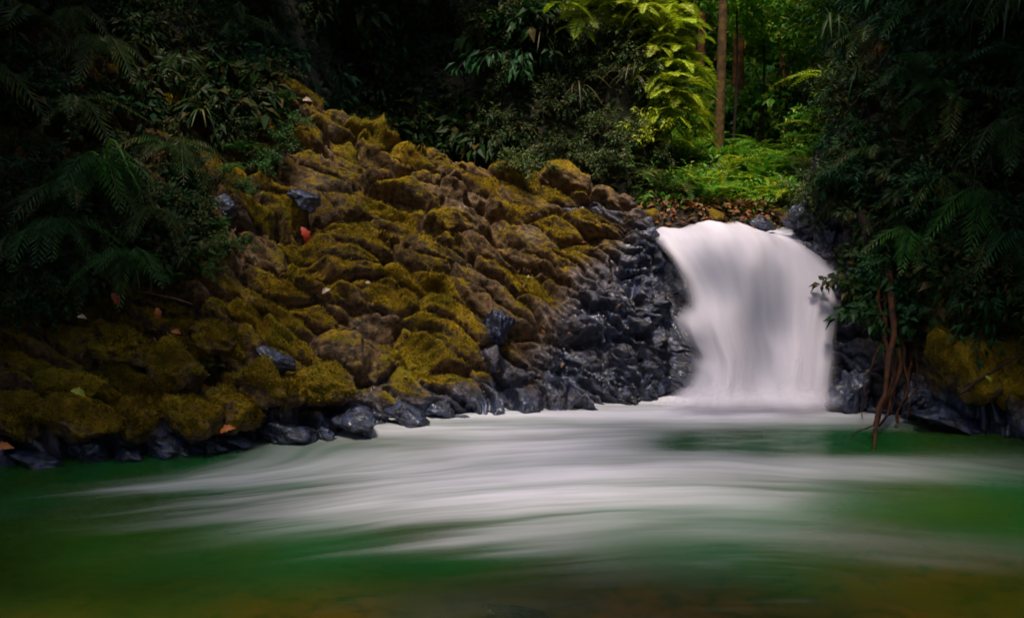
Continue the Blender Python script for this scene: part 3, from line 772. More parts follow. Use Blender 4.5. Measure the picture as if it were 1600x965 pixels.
def shrub_meshes(seed, nb=14, per=34, size=1.0, leafL=0.13, leafW=0.055, droop=0.3, hang=0.35, name='foliage'):
    r = np.random.default_rng(seed)
    stems = []; P = []; D = []; Nn = []; L = []
    for k in range(nb):
        az = r.uniform(0, 2 * math.pi); el = r.uniform(0.25, 1.35); ln = size * r.uniform(0.55, 1.05)
        d = np.array((math.cos(az) * math.cos(el), math.sin(az) * math.cos(el), math.sin(el)))
        p0 = np.array((0, 0, 0.0)); p1 = d * ln * 0.6 + np.array((0, 0, 0.15 * size))
        p2 = d * ln - np.array((0, 0, hang * ln * math.cos(el)))
        path = bez(p0, p1, p2, 7)
        stems.append(tube(path, np.linspace(0.012, 0.004, 7) * size ** .5, 4))
        tt = r.uniform(0.3, 1.0, per); B_ = bez(p0, p1, p2, 60)
        ii = (tt * 59).astype(int)
        tan = norm(np.gradient(B_, axis=0))[ii]
        side = norm(r.normal(size=(per, 3)))
        P.append(B_[ii] + side * r.uniform(0, 0.10, (per, 1)) * size); D.append(tan * 0.5 + side * 0.9 - np.array((0, 0, droop)))
        Nn.append(np.array((0, 0, 1.0)) + r.normal(0, 0.35, (per, 3))); L.append(leafL * r.uniform(0.6, 1.3, per))
    P = np.concatenate(P); D = np.concatenate(D); Nn = np.concatenate(Nn); L = np.concatenate(L)
    V, T = leaves(P, D, Nn, L, L * leafW / leafL)
    rnd = np.repeat(r.uniform(0, 1, len(P)), 4)
    fol = (V, T, rnd); st_ = join(stems)
    return make_mesh('stem', *st_), (V, T, rnd)
def fol_mesh(d, mat):
    me = make_mesh('foliage', d[0], d[1], smooth=False, fattrs={'rnd': d[2]}); me.materials.append(mat); return me

def frond_mesh(seed, L=0.8, npair=18, pin=0.22, pinw=0.045, arch=0.45, rise=0.5, droop=0.25, rach=0.006):
    """a feather-shaped frond leaving the origin along +x"""
    r = np.random.default_rng(seed)
    p2 = np.array((L * 0.92, 0, L * (rise - arch))); p1 = np.array((L * 0.42, 0, L * rise))
    B_ = bez((0, 0, 0), p1, p2, npair + 3)
    T_ = norm(np.gradient(B_, axis=0))
    P = []; D = []; Nn = []; Ls = []
    for i in range(2, npair + 3):
        s = i / (npair + 2)
        l = pin * (math.sin(math.pi * min(1, 0.18 + 0.82 * s)) ** 0.7 + 0.08)
        for sd in (-1, 1):
            side = np.array((0, sd, 0.0))
            P.append(B_[i]); D.append(side * 0.95 + T_[i] * 0.5 - np.array((0, 0, droop)) + r.normal(0, 0.06, 3))
            Nn.append(np.cross(T_[i], (0, 1, 0)) * -1 + r.normal(0, 0.1, 3)); Ls.append(l * r.uniform(0.85, 1.1))
    P = np.array(P); D = np.array(D); Nn = np.array(Nn); Ls = np.array(Ls)
    V, T = leaves(P, D, Nn, Ls, np.full(len(Ls), pinw), droop=0.2, fold=0.15)
    tv, tf = tube(B_, np.linspace(rach, rach * 0.3, len(B_)), 3)
    tf3 = np.concatenate([tf[:, [0, 1, 2]], tf[:, [0, 2, 3]]])
    V2, T2 = join([(V, T), (tv, tf3)])
    rnd = np.concatenate([np.repeat(r.uniform(0, 1, len(P)), 4), np.full(len(tf3), 0.3)])
    return V2, T2, rnd
def strap_mesh(seed, L=0.6, w=0.03, rise=0.35, fall=0.6, n=9):
    """a long strap leaf, folded along its rib, arching out along +x and hanging"""
    B_ = bez((0, 0, 0), (L * 0.35, 0, L * rise), (L * 0.62, 0, L * (rise - fall)), n)
    s = np.linspace(0, 1, n); ww = w * np.minimum(1, 0.35 + 3 * s) * np.sqrt(np.clip(1 - s ** 3, 0, 1)) * 0.5
    T_ = norm(np.gradient(B_, axis=0)); up = np.cross(T_, (0, 1, 0)) * -1
    l = B_ + np.array((0, 1, 0)) * ww[:, None] + up * ww[:, None] * 0.4; rr = B_ - np.array((0, 1, 0)) * ww[:, None] + up * ww[:, None] * 0.4
    V = np.stack([l, B_, rr], 1).reshape(-1, 3)
    F_ = grid_faces(3, n)
    return V, F_, np.full(len(F_), (seed * 0.37) % 1)

STEMS = []; SHR = []
for sd, kw in ((1, dict(nb=16, per=36)), (2, dict(nb=18, per=40, leafL=0.10, leafW=0.05)), (3, dict(nb=15, per=30, leafL=0.19, leafW=0.055, droop=0.8, hang=0.6)),
               (4, dict(nb=20, per=44, leafL=0.085, leafW=0.035, hang=0.5)), (5, dict(nb=13, per=22, leafL=0.22, leafW=0.10, droop=0.5))):
    s_me, d = shrub_meshes(sd, **kw); s_me.materials.append(M_TWIG)
    STEMS.append(s_me); SHR.append(d)
_fcache = {}
def shrub(name, p, s, kind, mat, label, cat, group, rz=None, tilt=0.0, az=0.0):
    if name == 'shrub': name = ['broadleaf_shrub', 'shrub', 'drooping_shrub', 'fine_leaved_shrub', 'large_leaved_plant'][kind]
    e = empty(name, p, random.uniform(0, 6.28) if rz is None else rz, s)
    if tilt: e.rotation_euler = (Matrix.Rotation(tilt, 3, (-math.sin(az), math.cos(az), 0)) @ Matrix.Rotation(random.uniform(0, 6), 3, 'Z')).to_euler()
    link('stem', STEMS[kind], None, e)
    key = (kind, mat.name)
    if key not in _fcache: _fcache[key] = fol_mesh(SHR[kind], mat)
    o = link('foliage', _fcache[key], None, e); o['kind'] = 'stuff'
    return tag(e, label, cat, group)
_frc = {}
def fern(name, p, s, mat, label, cat, group, nf=9, variant=0, el=(0.1, 0.7), az0=None, spread=6.283):
    e = empty(name, p, 0, s)
    for k in range(nf):
        key = (variant, k % 3, mat.name)
        if key not in _frc:
            kw = [dict(), dict(L=1.0, npair=24, pin=0.16, pinw=0.03, arch=0.7), dict(L=1.1, npair=22, pin=0.42, pinw=0.026, arch=1.25, rise=0.42, droop=1.1)][variant]
            V, T, rd = frond_mesh(50 + k % 3 + 10 * variant, **kw)
            me = make_mesh('frond', V, T, smooth=False, fattrs={'rnd': rd}); me.materials.append(mat); _frc[key] = me
        az = (az0 if az0 is not None else 0) + (k + random.uniform(-.3, .3)) / nf * spread
        sc_ = random.uniform(0.7, 1.15)
        link('frond', _frc[key], None, e, (0, 0, 0), (random.uniform(-.25, .25), -random.uniform(*el), az), (sc_,) * 3)
    return tag(e, label, cat, group)
_stc = {}
def tuft(name, p, s, mat, label, cat, group, n=16, w=0.03, az0=0, spread=6.283):
    e = empty(name, p, 0, s)
    for k in range(n):
        key = (k % 4, w, mat.name)
        if key not in _stc:
            kk = k % 4
            V, F_, rd = strap_mesh(kk, 0.6 + 0.12 * kk, w, 0.3 + 0.08 * kk, 0.6 + 0.12 * ((kk * 2) % 4))
            me = make_mesh('leaf', V, F_, fattrs={'rnd': rd}); me.materials.append(mat); _stc[key] = me
        sc_ = random.uniform(0.7, 1.2)
        link('leaf', _stc[key], None, e, (0, 0, 0), (random.uniform(-.2, .2), random.uniform(-.5, .35), az0 + (k + random.uniform(-.4, .4)) / n * spread), (sc_,) * 3)
    return tag(e, label, cat, group)

# ------------------------------------------------------------------ canopy trees
def crown_data(seed, R_=3.2, H_=1.5, n=2600, leaf=0.42):
    r = np.random.default_rng(seed)
    cl = r.normal(size=(46, 3)); cl = norm(cl) * (r.uniform(0.25, 1.0, (46, 1)) ** 0.6)
    ids = r.integers(0, 46, n)
    P = cl[ids] * np.array((R_, R_, H_)) + r.normal(0, 0.42, (n, 3)) * np.array((1, 1, 0.6))
    D = r.normal(size=(n, 3)); Nn = np.array((0, 0, 1.)) + r.normal(0, 0.5, (n, 3))
    L = leaf * r.uniform(0.6, 1.3, n)
    V, T = leaves(P, D, Nn, L, L * 0.55)
    return V, T, np.repeat(r.uniform(0, 1, n), 4)
CROWNS = [fol_mesh(crown_data(s), M_LEAF_CANOPY) for s in (61, 62, 63)]
def tree(name, base, top, r0, label, group, bark=M_BARK_DARK, crown=True, cs=1.0, k=0, rt=None, cm=None):
    e = empty(name, base)
    b0 = np.array((0, 0, -0.3)); t = np.array(top) - np.array(base)
    mid = np.array((t[0] * 0.25 + 0.1, t[1] * 0.25, t[2] * 0.6))
    path = bez(b0, mid, t, 16)
    flare = 1 + 0.7 * np.exp(-np.linspace(0, 9, 16))
    link('trunk', make_mesh('trunk', *tube(path, np.linspace(r0, r0 * 0.55 if rt is None else rt, 16) * flare, 12, k, 0.18)), bark, e)
    if crown:
        r = np.random.default_rng(k + 5)
        for i in range(5):
            az = i * 1.257 + r.uniform(-.4, .4); q = path[int(10 + i)]
            tip = t + np.array((math.cos(az) * 2.1 * cs, math.sin(az) * 2.1 * cs, r.uniform(-.3, .6)))
            link('limb', make_mesh('limb', *tube(bez(q, (q + tip) / 2 + (0, 0, .3), tip, 8), np.linspace(r0 * .4, r0 * .08, 8), 6)), bark, e)
        c = link('crown', cm or CROWNS[k % 3], None, e, tuple(t), (0, 0, k * 1.7), (cs, cs, cs)); c['kind'] = 'stuff'
    return tag(e, label, 'tree', group)
CAN = [ # base x,y   crown x,y,z, size
 ((-9.5, 3.0), (-7.2, 3.0, 8.2), 1.1), ((-9.5, 8.0), (-6.9, 7.6, 7.6), 1.05), ((-8.0, 12.0), (-5.9, 11.3, 7.6), 1.0), ((-8.5, 16.5), (-7.0, 15.5, 8.6), 1.1),
 ((-4.2, 16.6), (-3.2, 14.3, 7.8), 0.85), ((-2.4, 18.5), (-2.4, 16.6, 8.6), 1.05), ((9.5, 3.5), (7.0, 3.2, 8.0), 1.1), ((9.0, 8.5), (6.6, 7.4, 7.2), 1.0),
 ((8.0, 12.3), (6.6, 11.2, 7.0), 1.0), ((7.6, 9.6), (5.2, 9.4, 6.6), 0.65), ((8.4, 16.5), (6.8, 15.8, 8.6), 1.1), ((-2.5, 23.5), (-3.0, 22.0, 10.0), 1.2), ((6.5, 22.5), (9.0, 21.5, 10.5), 1.1),
 ((-5.5, -6.0), (-4.0, -3.6, 8.0), 1.1), ((5.5, -6.0), (4.2, -3.4, 8.0), 1.1), ((0.3, -9.0), (0, -6.4, 8.4), 1.1), ((-10.5, -2.0), (-8.2, -1.5, 8.6), 1.1), ((10.5, -2.0), (8.2, -1.5, 8.6), 1.1),
 ((-8.2, 5.6), (-5.6, 5.4, 7.0), 1.0), ((3.6, -4.2), (0.4, 0.2, 8.2), 0.9), ((-11, 20), (-9, 20, 10), 1.2), ((11, 20), (10, 20, 10), 1.2)]
for k, (b_, c, s) in enumerate(CAN):  # crowns added above the view to block sun and sky around a gap
    z = float(ground_z(np.array([b_[0]]), np.array([b_[1]]))[0])
    side = 'left' if b_[0] < -3 else ('right' if b_[0] > 3 else 'middle')
    if b_[1] < 0: lb = 'unseen tree added on the near bank behind the viewer to block light'; gp = 'added shade trees behind the viewer'
    else:
        lb = {'left': 'tall dark tree added on the left hillside for its shade, crown above the picture', 'right': 'tall dark tree added on the right hillside for its shade, crown above the picture',
              'middle': 'tall dark tree added behind the rock ridge for its shade, crown above the picture'}[side]; gp = 'added shade trees, ' + side
    tree('added_shade_tree', (b_[0], b_[1], z), c, 0.2, lb, gp, k=k, cs=s)

CROWN_MID = fol_mesh(crown_data(66, 2.6, 1.9, 2400, 0.36), M_LEAF_BRIGHT)
for k, (x, y, z, cs, lb) in enumerate(((2.6, 25.5, 6.2, 1.0, 'leafy tree closing the view behind the straight trunk'), (5.8, 26.0, 6.6, 1.1, 'leafy tree at the far end of the valley behind the orange trunk'), (8.6, 25.0, 7.0, 1.1, 'leafy tree at the right far end of the valley'),
                         (4.2, 28.5, 8.6, 1.3, 'tall leafy tree furthest up the valley'), (7.2, 29, 9.0, 1.3, 'tall leafy tree furthest back on the right of the valley'))):
    e = empty('leafy_tree', (x, y, float(ground_z(np.array([x]), np.array([y]))[0]) - .1)); t_ = z - e.location.z
    link('trunk', make_mesh('trunk', *tube(bez((0, 0, 0), (.2, 0, t_ * .5), (0, 0, t_), 9), np.linspace(.14, .06, 9), 8, k, .2)), M_BARK_DARK, e)
    c_ob = link('crown', CROWN_MID, None, e, (0, 0, t_), (0, 0, k * 1.3), (cs,) * 3); c_ob['kind'] = 'stuff'
    tag(e, lb, 'tree', 'leafy trees at the far end of the valley')
CROWN_THIN = [fol_mesh(crown_data(s_, 3.2, 1.2, 560), M_LEAF_CANOPY) for s_ in (67, 68)]
for k, (px, py, y, cs, lb) in enumerate(((1192, 20, 16.6, 0.26, 'young leafy tree between the orange and the reddish trunk'), (1268, 50, 16.2, 0.30, 'young leafy tree at the right side of the valley'), (1066, -30, 17.0, 0.28, 'young leafy tree behind the bright feathery sprays'), (1150, -20, 16.0, 0.2, 'young leafy tree with its twigs across the orange trunk'))):
    c_ = at(px, py, y); g_ = float(ground_z(np.array([c_.x]), np.array([y]))[0]); e = empty('young_tree', (c_.x, y, g_ - .05)); t_ = c_.z - g_
    link('trunk', make_mesh('trunk', *tube(bez((0, 0, 0), (.1, 0, t_ * .5), (0, 0, t_), 9), np.linspace(.03, .012, 9), 6, k, .2)), M_BARK_DARK, e)
    c_ob = link('crown', CROWN_MID, None, e, (0, 0, t_), (0, 0, k * 1.3), (cs,) * 3); c_ob['kind'] = 'stuff'
    tag(e, lb, 'tree', 'young trees in the valley')
# thin trees added to dim the pool, then trunks seen in the lit valley
for k, (b_, c, s_k, lb) in enumerate((((-7.4, 9.6), (-1.6, 6.2, 9.4), 1.05, 'unseen thin-crowned tree added on the left bank to dim the pool'), ((7.6, 6.6), (2.6, 6.2, 9.2), 0.95, 'unseen thin-crowned tree added on the right bank to dim the pool'),
                                )):
    z = float(ground_z(np.array([b_[0]]), np.array([b_[1]]))[0])
    tree('pool_shade_tree', (b_[0], b_[1], z), c, 0.17, lb, 'trees added to dim the pool', k=k + 30, cs=s_k, cm=CROWN_THIN[k % 2])
def trunk_tree(px, pyb, Y_, wpx, lb, bark, crown, lean=0.0):
    p = at(px, pyb, Y_); p.z = min(p.z, float(ground_z(np.array([p.x]), np.array([Y_]))[0]))
    r0 = wpx * Y_ / FPX / 2
    tree('forest_tree', tuple(p), (p.x + lean, Y_ + 0.3, 13.0), r0 * 0.93, lb, 'slender trunks in the lit valley', bark, crown, 0.5, int(px) % 17, r0 * 0.8)
trunk_tree(1122, 220, 15.0, 13, 'straight brown tree trunk rising from the bright green undergrowth', M_BARK, True)
trunk_tree(1150, 190, 17.5, 15, 'orange sunlit tree trunk just right of and behind the straight one', M_BARK_SUNLIT, True)
trunk_tree(1221, 190, 18.5, 12, 'reddish sunlit tree trunk half hidden in dark leaves further right in the valley', M_BARK_SUNLIT, True)
trunk_tree(1093, 160, 21, 12, 'dim reddish tree trunk left of the straight one, deep in the valley', M_BARK_SUNLIT, True)

# ------------------------------------------------------------------ plants of the left hillside
def bank_pt(x, t):
    ys_ = float(shore(x)); yr_, zr_ = ridge(x)
    y = ys_ + t * (float(yr_) - ys_)
    return Vector((x, y, surf_z(x, y)))
def on_surf(px, Y_, dz=0.0):
    x = (px - CX) / FPX * Y_
    return Vector((x, Y_, surf_z(x, Y_) + dz))
_HY = np.arange(8.0, 38, 0.04)
def hit(px, py):          # where the view ray through a picture point meets the bank or the hill
    p1 = at(px, py, 1.0); d = np.array((p1.x, 1.0, p1.z - CAMZ))
    q = d[None] * _HY[:, None] + np.array((0, 0, CAMZ))
    w = np.nonzero(q[:, 2] <= surf_zv(q[:, 0], q[:, 1]))[0]
    return Vector(q[w[0]]) if len(w) else at(px, py, 24)
rr = random.Random(5)
LK = ['broad-leaved', 'small-leaved', 'long-leaved drooping', 'fine-leaved', 'large-leaved']
def left_edge(py): return np.interp(py, [0, 150, 260, 330, 400, 450, 500, 540], [480, 440, 400, 330, 330, 250, 110, 0])
def left_place(px, py):
    a_ = 'by the left edge' if px < 110 else ('below the ridge end' if px > 300 else 'midway along')
    b_ = 'high on' if py < 130 else ('on the middle of' if py < 320 else 'low on')
    return b_ + ' the shadowed left hillside, ' + a_
n = 0
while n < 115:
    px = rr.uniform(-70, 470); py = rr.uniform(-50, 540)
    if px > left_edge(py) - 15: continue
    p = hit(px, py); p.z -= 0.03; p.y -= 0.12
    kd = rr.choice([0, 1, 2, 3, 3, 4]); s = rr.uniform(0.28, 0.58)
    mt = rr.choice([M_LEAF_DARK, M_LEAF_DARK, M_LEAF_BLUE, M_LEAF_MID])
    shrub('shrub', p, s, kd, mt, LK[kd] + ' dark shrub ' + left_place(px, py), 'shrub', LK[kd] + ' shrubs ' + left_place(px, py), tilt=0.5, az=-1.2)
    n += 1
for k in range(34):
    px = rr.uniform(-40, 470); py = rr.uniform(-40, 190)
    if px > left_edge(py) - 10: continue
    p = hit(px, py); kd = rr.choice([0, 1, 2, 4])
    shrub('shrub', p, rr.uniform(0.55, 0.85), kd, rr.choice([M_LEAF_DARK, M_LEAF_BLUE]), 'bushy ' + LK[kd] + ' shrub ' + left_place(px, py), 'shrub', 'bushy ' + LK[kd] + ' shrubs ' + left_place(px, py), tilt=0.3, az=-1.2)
for px, py, sc_k, lb, mt, nf_ in ((188, 100, 0.62, 'palm with a hanging fan of green leaflets high on the left slope', M_LEAF_MID, 6), (185, 282, 0.62, 'bright green palm with a hanging fan of leaflets at the middle of the left slope', M_LEAF_PALM, 7), (8, 150, 0.7, 'palm with long hanging leaflets at the left edge', M_LEAF_MID, 6),
                           (550, 60, 0.7, 'dim green palm hanging in the dark hollow at the top', M_LEAF_BRIGHT, 6), (235, 425, 0.5, 'palm with green hanging leaflets above the shore boulders', M_LEAF_PALM, 6), (1545, 235, 0.6, 'palm with a hanging fan of green leaflets on the right bank', M_LEAF_PALM, 6), (1600, 20, 0.7, 'palm with bright arching leaflets in the upper right corner', M_LEAF_PALM, 6), (1340, 90, 0.6, 'palm with green leaflets at the left side of the right thicket', M_LEAF_MID, 6), (1400, 390, 0.45, 'palm with green leaflets above the hanging root', M_LEAF_PALM, 6)):
    p = hit(px, py); p.y -= 0.45; p.z += 0.15
    fern('palm', p, sc_k, mt, lb, 'palm', 'palms with hanging leaflets', nf=nf_, variant=2, el=(0.1, 0.6), az0=-2.6, spread=2.4)
for k in range(13):
    px = rr.uniform(-20, 400); py = rr.uniform(-10, 440)
    if px > left_edge(py) - 30: continue
    p = hit(px, py); p.y -= 0.4; p.z += 0.1
    fern('palm', p, rr.uniform(0.4, 0.65), rr.choice([M_LEAF_PALM, M_LEAF_MID, M_LEAF_BLUE]), 'small drooping palm ' + left_place(px, py), 'palm', 'small palms ' + left_place(px, py), nf=rr.choice([4, 5, 7]), variant=2, el=(-0.1, 0.6), az0=rr.uniform(-3.2, -1.6), spread=rr.uniform(1.6, 3))
for k in range(12):
    px = rr.uniform(1340, 1600); py = rr.uniform(-10, 420)
    p = hit(px, py); p.y -= 0.4; p.z += 0.1
    rp = ('high' if py < 150 else 'low') + ' in the right thicket, ' + ('nearer the falls' if px < 1460 else 'nearer the right edge')
    fern('palm', p, rr.uniform(0.4, 0.65), rr.choice([M_LEAF_PALM, M_LEAF_MID, M_LEAF_BLUE]), 'small drooping palm ' + rp, 'palm', 'small palms ' + rp, nf=rr.choice([4, 5, 7]), variant=2, el=(-0.1, 0.6), az0=rr.uniform(-3.6, -2.0), spread=rr.uniform(1.6, 3))
for k, (px, py, sc_k, lb) in enumerate(((60, 60, 0.7, 'palm with dim arching fronds in the upper left corner'), (130, 190, 0.6, 'palm with drooping fronds left of the dim strap-leaved plant'), (290, 120, 0.6, 'palm with drooping fronds on the upper slope left of the ridge'), (40, 400, 0.5, 'low palm with drooping fronds by the left edge above the boulders'),
                           (270, 250, 0.5, 'low palm with drooping fronds at the middle of the left slope'), (370, 60, 0.7, 'palm with dim fronds at the top above the ridge end'), (150, 420, 0.45, 'low palm with drooping fronds above the dim mossy boulder'))):
    p = hit(px, py); p.y -= 0.2; p.z += 0.1
    fern('palm', p, sc_k, M_LEAF_MID, lb, 'palm', 'drooping palms of the left slope', nf=9, variant=2, el=(0.0, 0.7))
for k, (px, py) in enumerate(((452, 165), (430, 190), (465, 200), (405, 205), (440, 228), (380, 240), (415, 262), (360, 275), (385, 300), (345, 360), (360, 395), (300, 410), (330, 430), (270, 445))):
    p = hit(px, py); p.y -= 0.1; vp = 'below the ridge end' if py < 230 else ('halfway down' if py < 320 else 'above the shore boulders')
    if k % 2: fern('fern', p, rr.uniform(0.28, 0.42), M_LEAF_PALM, 'small green fern spilling over the rocks ' + vp, 'fern', 'small ferns spilling over the rocks ' + vp, nf=8, variant=k // 2 % 2)
    else: shrub('shrub', p, rr.uniform(0.22, 0.36), rr.choice([1, 3]), M_LEAF_PALM, 'small green shrub spilling over the rocks ' + vp, 'shrub', 'small shrubs spilling over the rocks ' + vp, tilt=0.5, az=-1.2)
LT = [(195, 112, 0.8, 'dim drooping strap-leaved plant high on the upper left slope', M_LEAF_MID), (185, 288, 0.95, 'green drooping strap-leaved plant at the middle of the left slope', M_LEAF_BRIGHT),
      (5, 165, 0.8, 'drooping strap-leaved plant cut by the left edge', M_LEAF_MID), (235, 432, 0.6, 'grassy drooping plant just above the mossy shore boulders', M_LEAF_MID),
      (545, 55, 0.9, 'dim drooping plant in the dark hollow above the ridge', M_LEAF_BLUE), (425, 60, 0.7, 'small dim drooping plant near the top, left of the hollow', M_LEAF_BLUE),
      (325, 195, 0.6, 'pale-leaved grassy plant beside a blue-grey stone on the upper left slope', M_LEAF_MID)]
for px, py, s, lb, mt in LT:
    p = hit(px, py); p.z += 0.12 * s; p.y -= 0.3
    tuft('drooping_plant', p, s, mt, lb, 'plant', 'drooping strap-leaved plants', n=22, w=0.034)
for px, py, s, lb in ((440, 175, 0.45, 'green fern at the upper left end of the rock ridge'), (395, 215, 0.45, 'fern hanging over the rocks below the ridge end'), (320, 400, 0.35, 'green fern beside the rocks on the left slope'),
                      (420, 250, 0.4, 'small dark fern growing over a mossy rock'), (340, 575, 0.22, 'tiny green fern between the shore boulders'), (90, 330, 0.5, 'dark fern on the left slope near the edge'), (260, 330, 0.4, 'dim fern right of the green drooping plant')):
    p = hit(px, py); p.y -= 0.08
    fern('fern', p, s, M_LEAF_BLUE if px < 300 else M_LEAF_MID, lb, 'fern', 'ferns on the left slope', nf=8, variant=0)

# dark thicket behind the ridge
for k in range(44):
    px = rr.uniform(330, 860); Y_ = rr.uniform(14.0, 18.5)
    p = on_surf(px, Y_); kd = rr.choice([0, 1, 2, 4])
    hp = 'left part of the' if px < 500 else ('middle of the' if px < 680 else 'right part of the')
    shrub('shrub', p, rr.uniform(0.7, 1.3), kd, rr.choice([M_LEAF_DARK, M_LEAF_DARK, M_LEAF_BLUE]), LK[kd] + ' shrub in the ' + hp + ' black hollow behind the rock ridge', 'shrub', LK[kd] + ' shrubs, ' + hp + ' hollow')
# leafy mass left of the valley
for k in range(46):
    px = rr.uniform(770, 1060); py = rr.uniform(-10, 285)
    if 880 < px < 1010 and 120 < py < 250 and rr.random() < 0.35: continue
    p = hit(px, py); p.y -= 0.1; kd = rr.choice([1, 2, 3, 3])
    vp = 'upper' if py < 100 else ('middle' if py < 190 else 'lower')
    shrub('shrub', p, rr.uniform(0.38, 0.7), kd, rr.choice([M_LEAF_MID, M_LEAF_MID, M_LEAF_DARK]), LK[kd] + ' olive shrub on the ' + vp + ' bank between the ridge and the valley', 'shrub', LK[kd] + ' shrubs, ' + vp + ' bank left of the valley', tilt=0.4, az=-1.4)
for k, (px, py) in enumerate(((925, 70), (840, 70), (1000, 95), (985, 130), (900, 150))):
    hp_ = hit(px, py); hp_.y -= 0.25
    tuft('hanging_grass', hp_, 0.9, M_STRAW if k != 2 else M_LEAF_MID, 'straw-coloured grass hanging over the dark hollow left of the valley', 'grass', 'hanging grass left of the valley', n=20, w=0.02)

# sunlit tree over the valley: leafy sprays on arching limbs
tb = at(1000, 300, 15.0); tb.z = surf_z(tb.x, tb.y)
lt = empty('sunlit_tree', tb); tag(lt, 'small tree with bright yellow-green feathery sprays leaning over the valley', 'tree')
top = np.array(at(960, -30, 14.6) - tb)
trunk_path = bez((0, 0, -.2), (-0.3, 0.1, 1.4), top, 12)
link('trunk', make_mesh('trunk', *tube(trunk_path, np.linspace(0.07, 0.03, 12), 8, 2, .15)), M_BARK_DARK, lt)
sprays = [(880, 5), (915, 25), (950, 15), (985, 30), (1020, 22), (1050, 45), (1065, 85), (1072, 130), (1055, 165), (1010, 65), (1035, 100), (1000, 0), (960, -25), (1040, -15), (900, 45), (970, 55), (1075, 190), (1045, 195), (1025, 135), (930, -10), (1060, 60), (1082, 105), (1088, 150), (1066, 175), (1045, 125), (1085, 60), (1070, 20), (1090, 215), (1050, 220)]
for k, (px, py) in enumerate(sprays):
    q = np.array(at(px, py, 14.2 + rr.uniform(-.35, .35)) - tb); st0 = trunk_path[rr.choice([6, 8, 10, 11])]
    pth = bez(st0, (st0 + q) / 2 + (0, 0, 0.25), q, 8)
    lb_ = link('limb', make_mesh('limb', *tube(pth, np.linspace(0.02, 0.006, 8), 5)), M_BARK_DARK, lt)
    for j in range(12):
        key = ('lime', j % 3)
        if key not in _frc:
            V, T, rd = frond_mesh(90 + j, L=0.55, npair=18, pin=0.14, pinw=0.032, arch=0.5, rise=0.3, droop=0.25)
            me = make_mesh('frond', V, T, smooth=False, fattrs={'rnd': rd}); me.materials.append(M_LEAF_LIME); _frc[key] = me
        pj = pth[7 - (j // 4)]
        link('frond', _frc[key], None, lb_, tuple(pj), (rr.uniform(-.4, .4), rr.uniform(-.3, .5), j * 0.9 + rr.uniform(-.4, .4)), (rr.uniform(.6, 1.05),) * 3)

# ------------------------------------------------------------------ bright undergrowth of the valley
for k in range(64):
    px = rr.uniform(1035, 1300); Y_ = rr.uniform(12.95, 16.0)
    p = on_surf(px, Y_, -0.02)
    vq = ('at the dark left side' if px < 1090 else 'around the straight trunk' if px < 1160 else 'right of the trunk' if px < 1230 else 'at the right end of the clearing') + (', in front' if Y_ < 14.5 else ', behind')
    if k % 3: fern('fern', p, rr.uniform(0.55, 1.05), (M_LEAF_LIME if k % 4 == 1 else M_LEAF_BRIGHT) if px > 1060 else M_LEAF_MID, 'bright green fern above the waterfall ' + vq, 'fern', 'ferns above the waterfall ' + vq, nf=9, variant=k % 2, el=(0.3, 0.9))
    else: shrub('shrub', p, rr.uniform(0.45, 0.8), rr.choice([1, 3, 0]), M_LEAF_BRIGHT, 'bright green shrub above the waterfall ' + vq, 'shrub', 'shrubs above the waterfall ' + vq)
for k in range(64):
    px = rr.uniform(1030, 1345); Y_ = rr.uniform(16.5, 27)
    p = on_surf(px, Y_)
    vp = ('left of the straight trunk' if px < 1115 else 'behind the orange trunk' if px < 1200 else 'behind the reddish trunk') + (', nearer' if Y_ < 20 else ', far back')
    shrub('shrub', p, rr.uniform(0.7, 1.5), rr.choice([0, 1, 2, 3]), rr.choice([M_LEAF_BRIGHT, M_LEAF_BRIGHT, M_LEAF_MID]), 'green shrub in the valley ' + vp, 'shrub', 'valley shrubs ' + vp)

# ------------------------------------------------------------------ right bank thicket
def right_place(px, py):
    a_ = 'beside the waterfall' if px < 1400 else ('by the right edge' if px > 1520 else 'midway in')
    b_ = 'high in' if py < 150 else ('halfway up' if py < 320 else 'low in')
    return b_ + ' the dark right thicket, ' + a_
n = 0
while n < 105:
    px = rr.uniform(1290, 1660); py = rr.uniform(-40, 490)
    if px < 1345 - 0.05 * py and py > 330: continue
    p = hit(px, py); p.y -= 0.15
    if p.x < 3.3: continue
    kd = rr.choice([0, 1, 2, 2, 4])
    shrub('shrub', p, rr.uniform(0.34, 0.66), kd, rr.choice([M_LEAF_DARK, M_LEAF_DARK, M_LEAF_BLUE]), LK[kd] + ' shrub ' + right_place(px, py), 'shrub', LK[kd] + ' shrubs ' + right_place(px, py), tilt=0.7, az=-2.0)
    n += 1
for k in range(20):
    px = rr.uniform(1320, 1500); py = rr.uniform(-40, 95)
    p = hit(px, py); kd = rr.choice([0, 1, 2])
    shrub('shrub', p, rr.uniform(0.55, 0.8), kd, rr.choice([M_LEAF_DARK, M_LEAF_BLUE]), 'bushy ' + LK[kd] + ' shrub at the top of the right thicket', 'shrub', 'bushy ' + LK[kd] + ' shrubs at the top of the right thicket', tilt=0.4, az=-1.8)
for k in range(24):
    px = rr.uniform(1005, 1112); py = rr.uniform(60, 240)
    p = hit(px, py); p.y -= 0.1; kd = rr.choice([1, 3])
    vp = 'upper' if py < 165 else 'lower'
    shrub('shrub', p, rr.uniform(0.4, 0.7), kd, rr.choice([M_LEAF_BRIGHT, M_LEAF_LIME]), LK[kd] + ' bright shrub left of the straight trunk, ' + vp + ' part', 'shrub', LK[kd] + ' bright shrubs left of the straight trunk, ' + vp, tilt=0.4, az=-0.8)
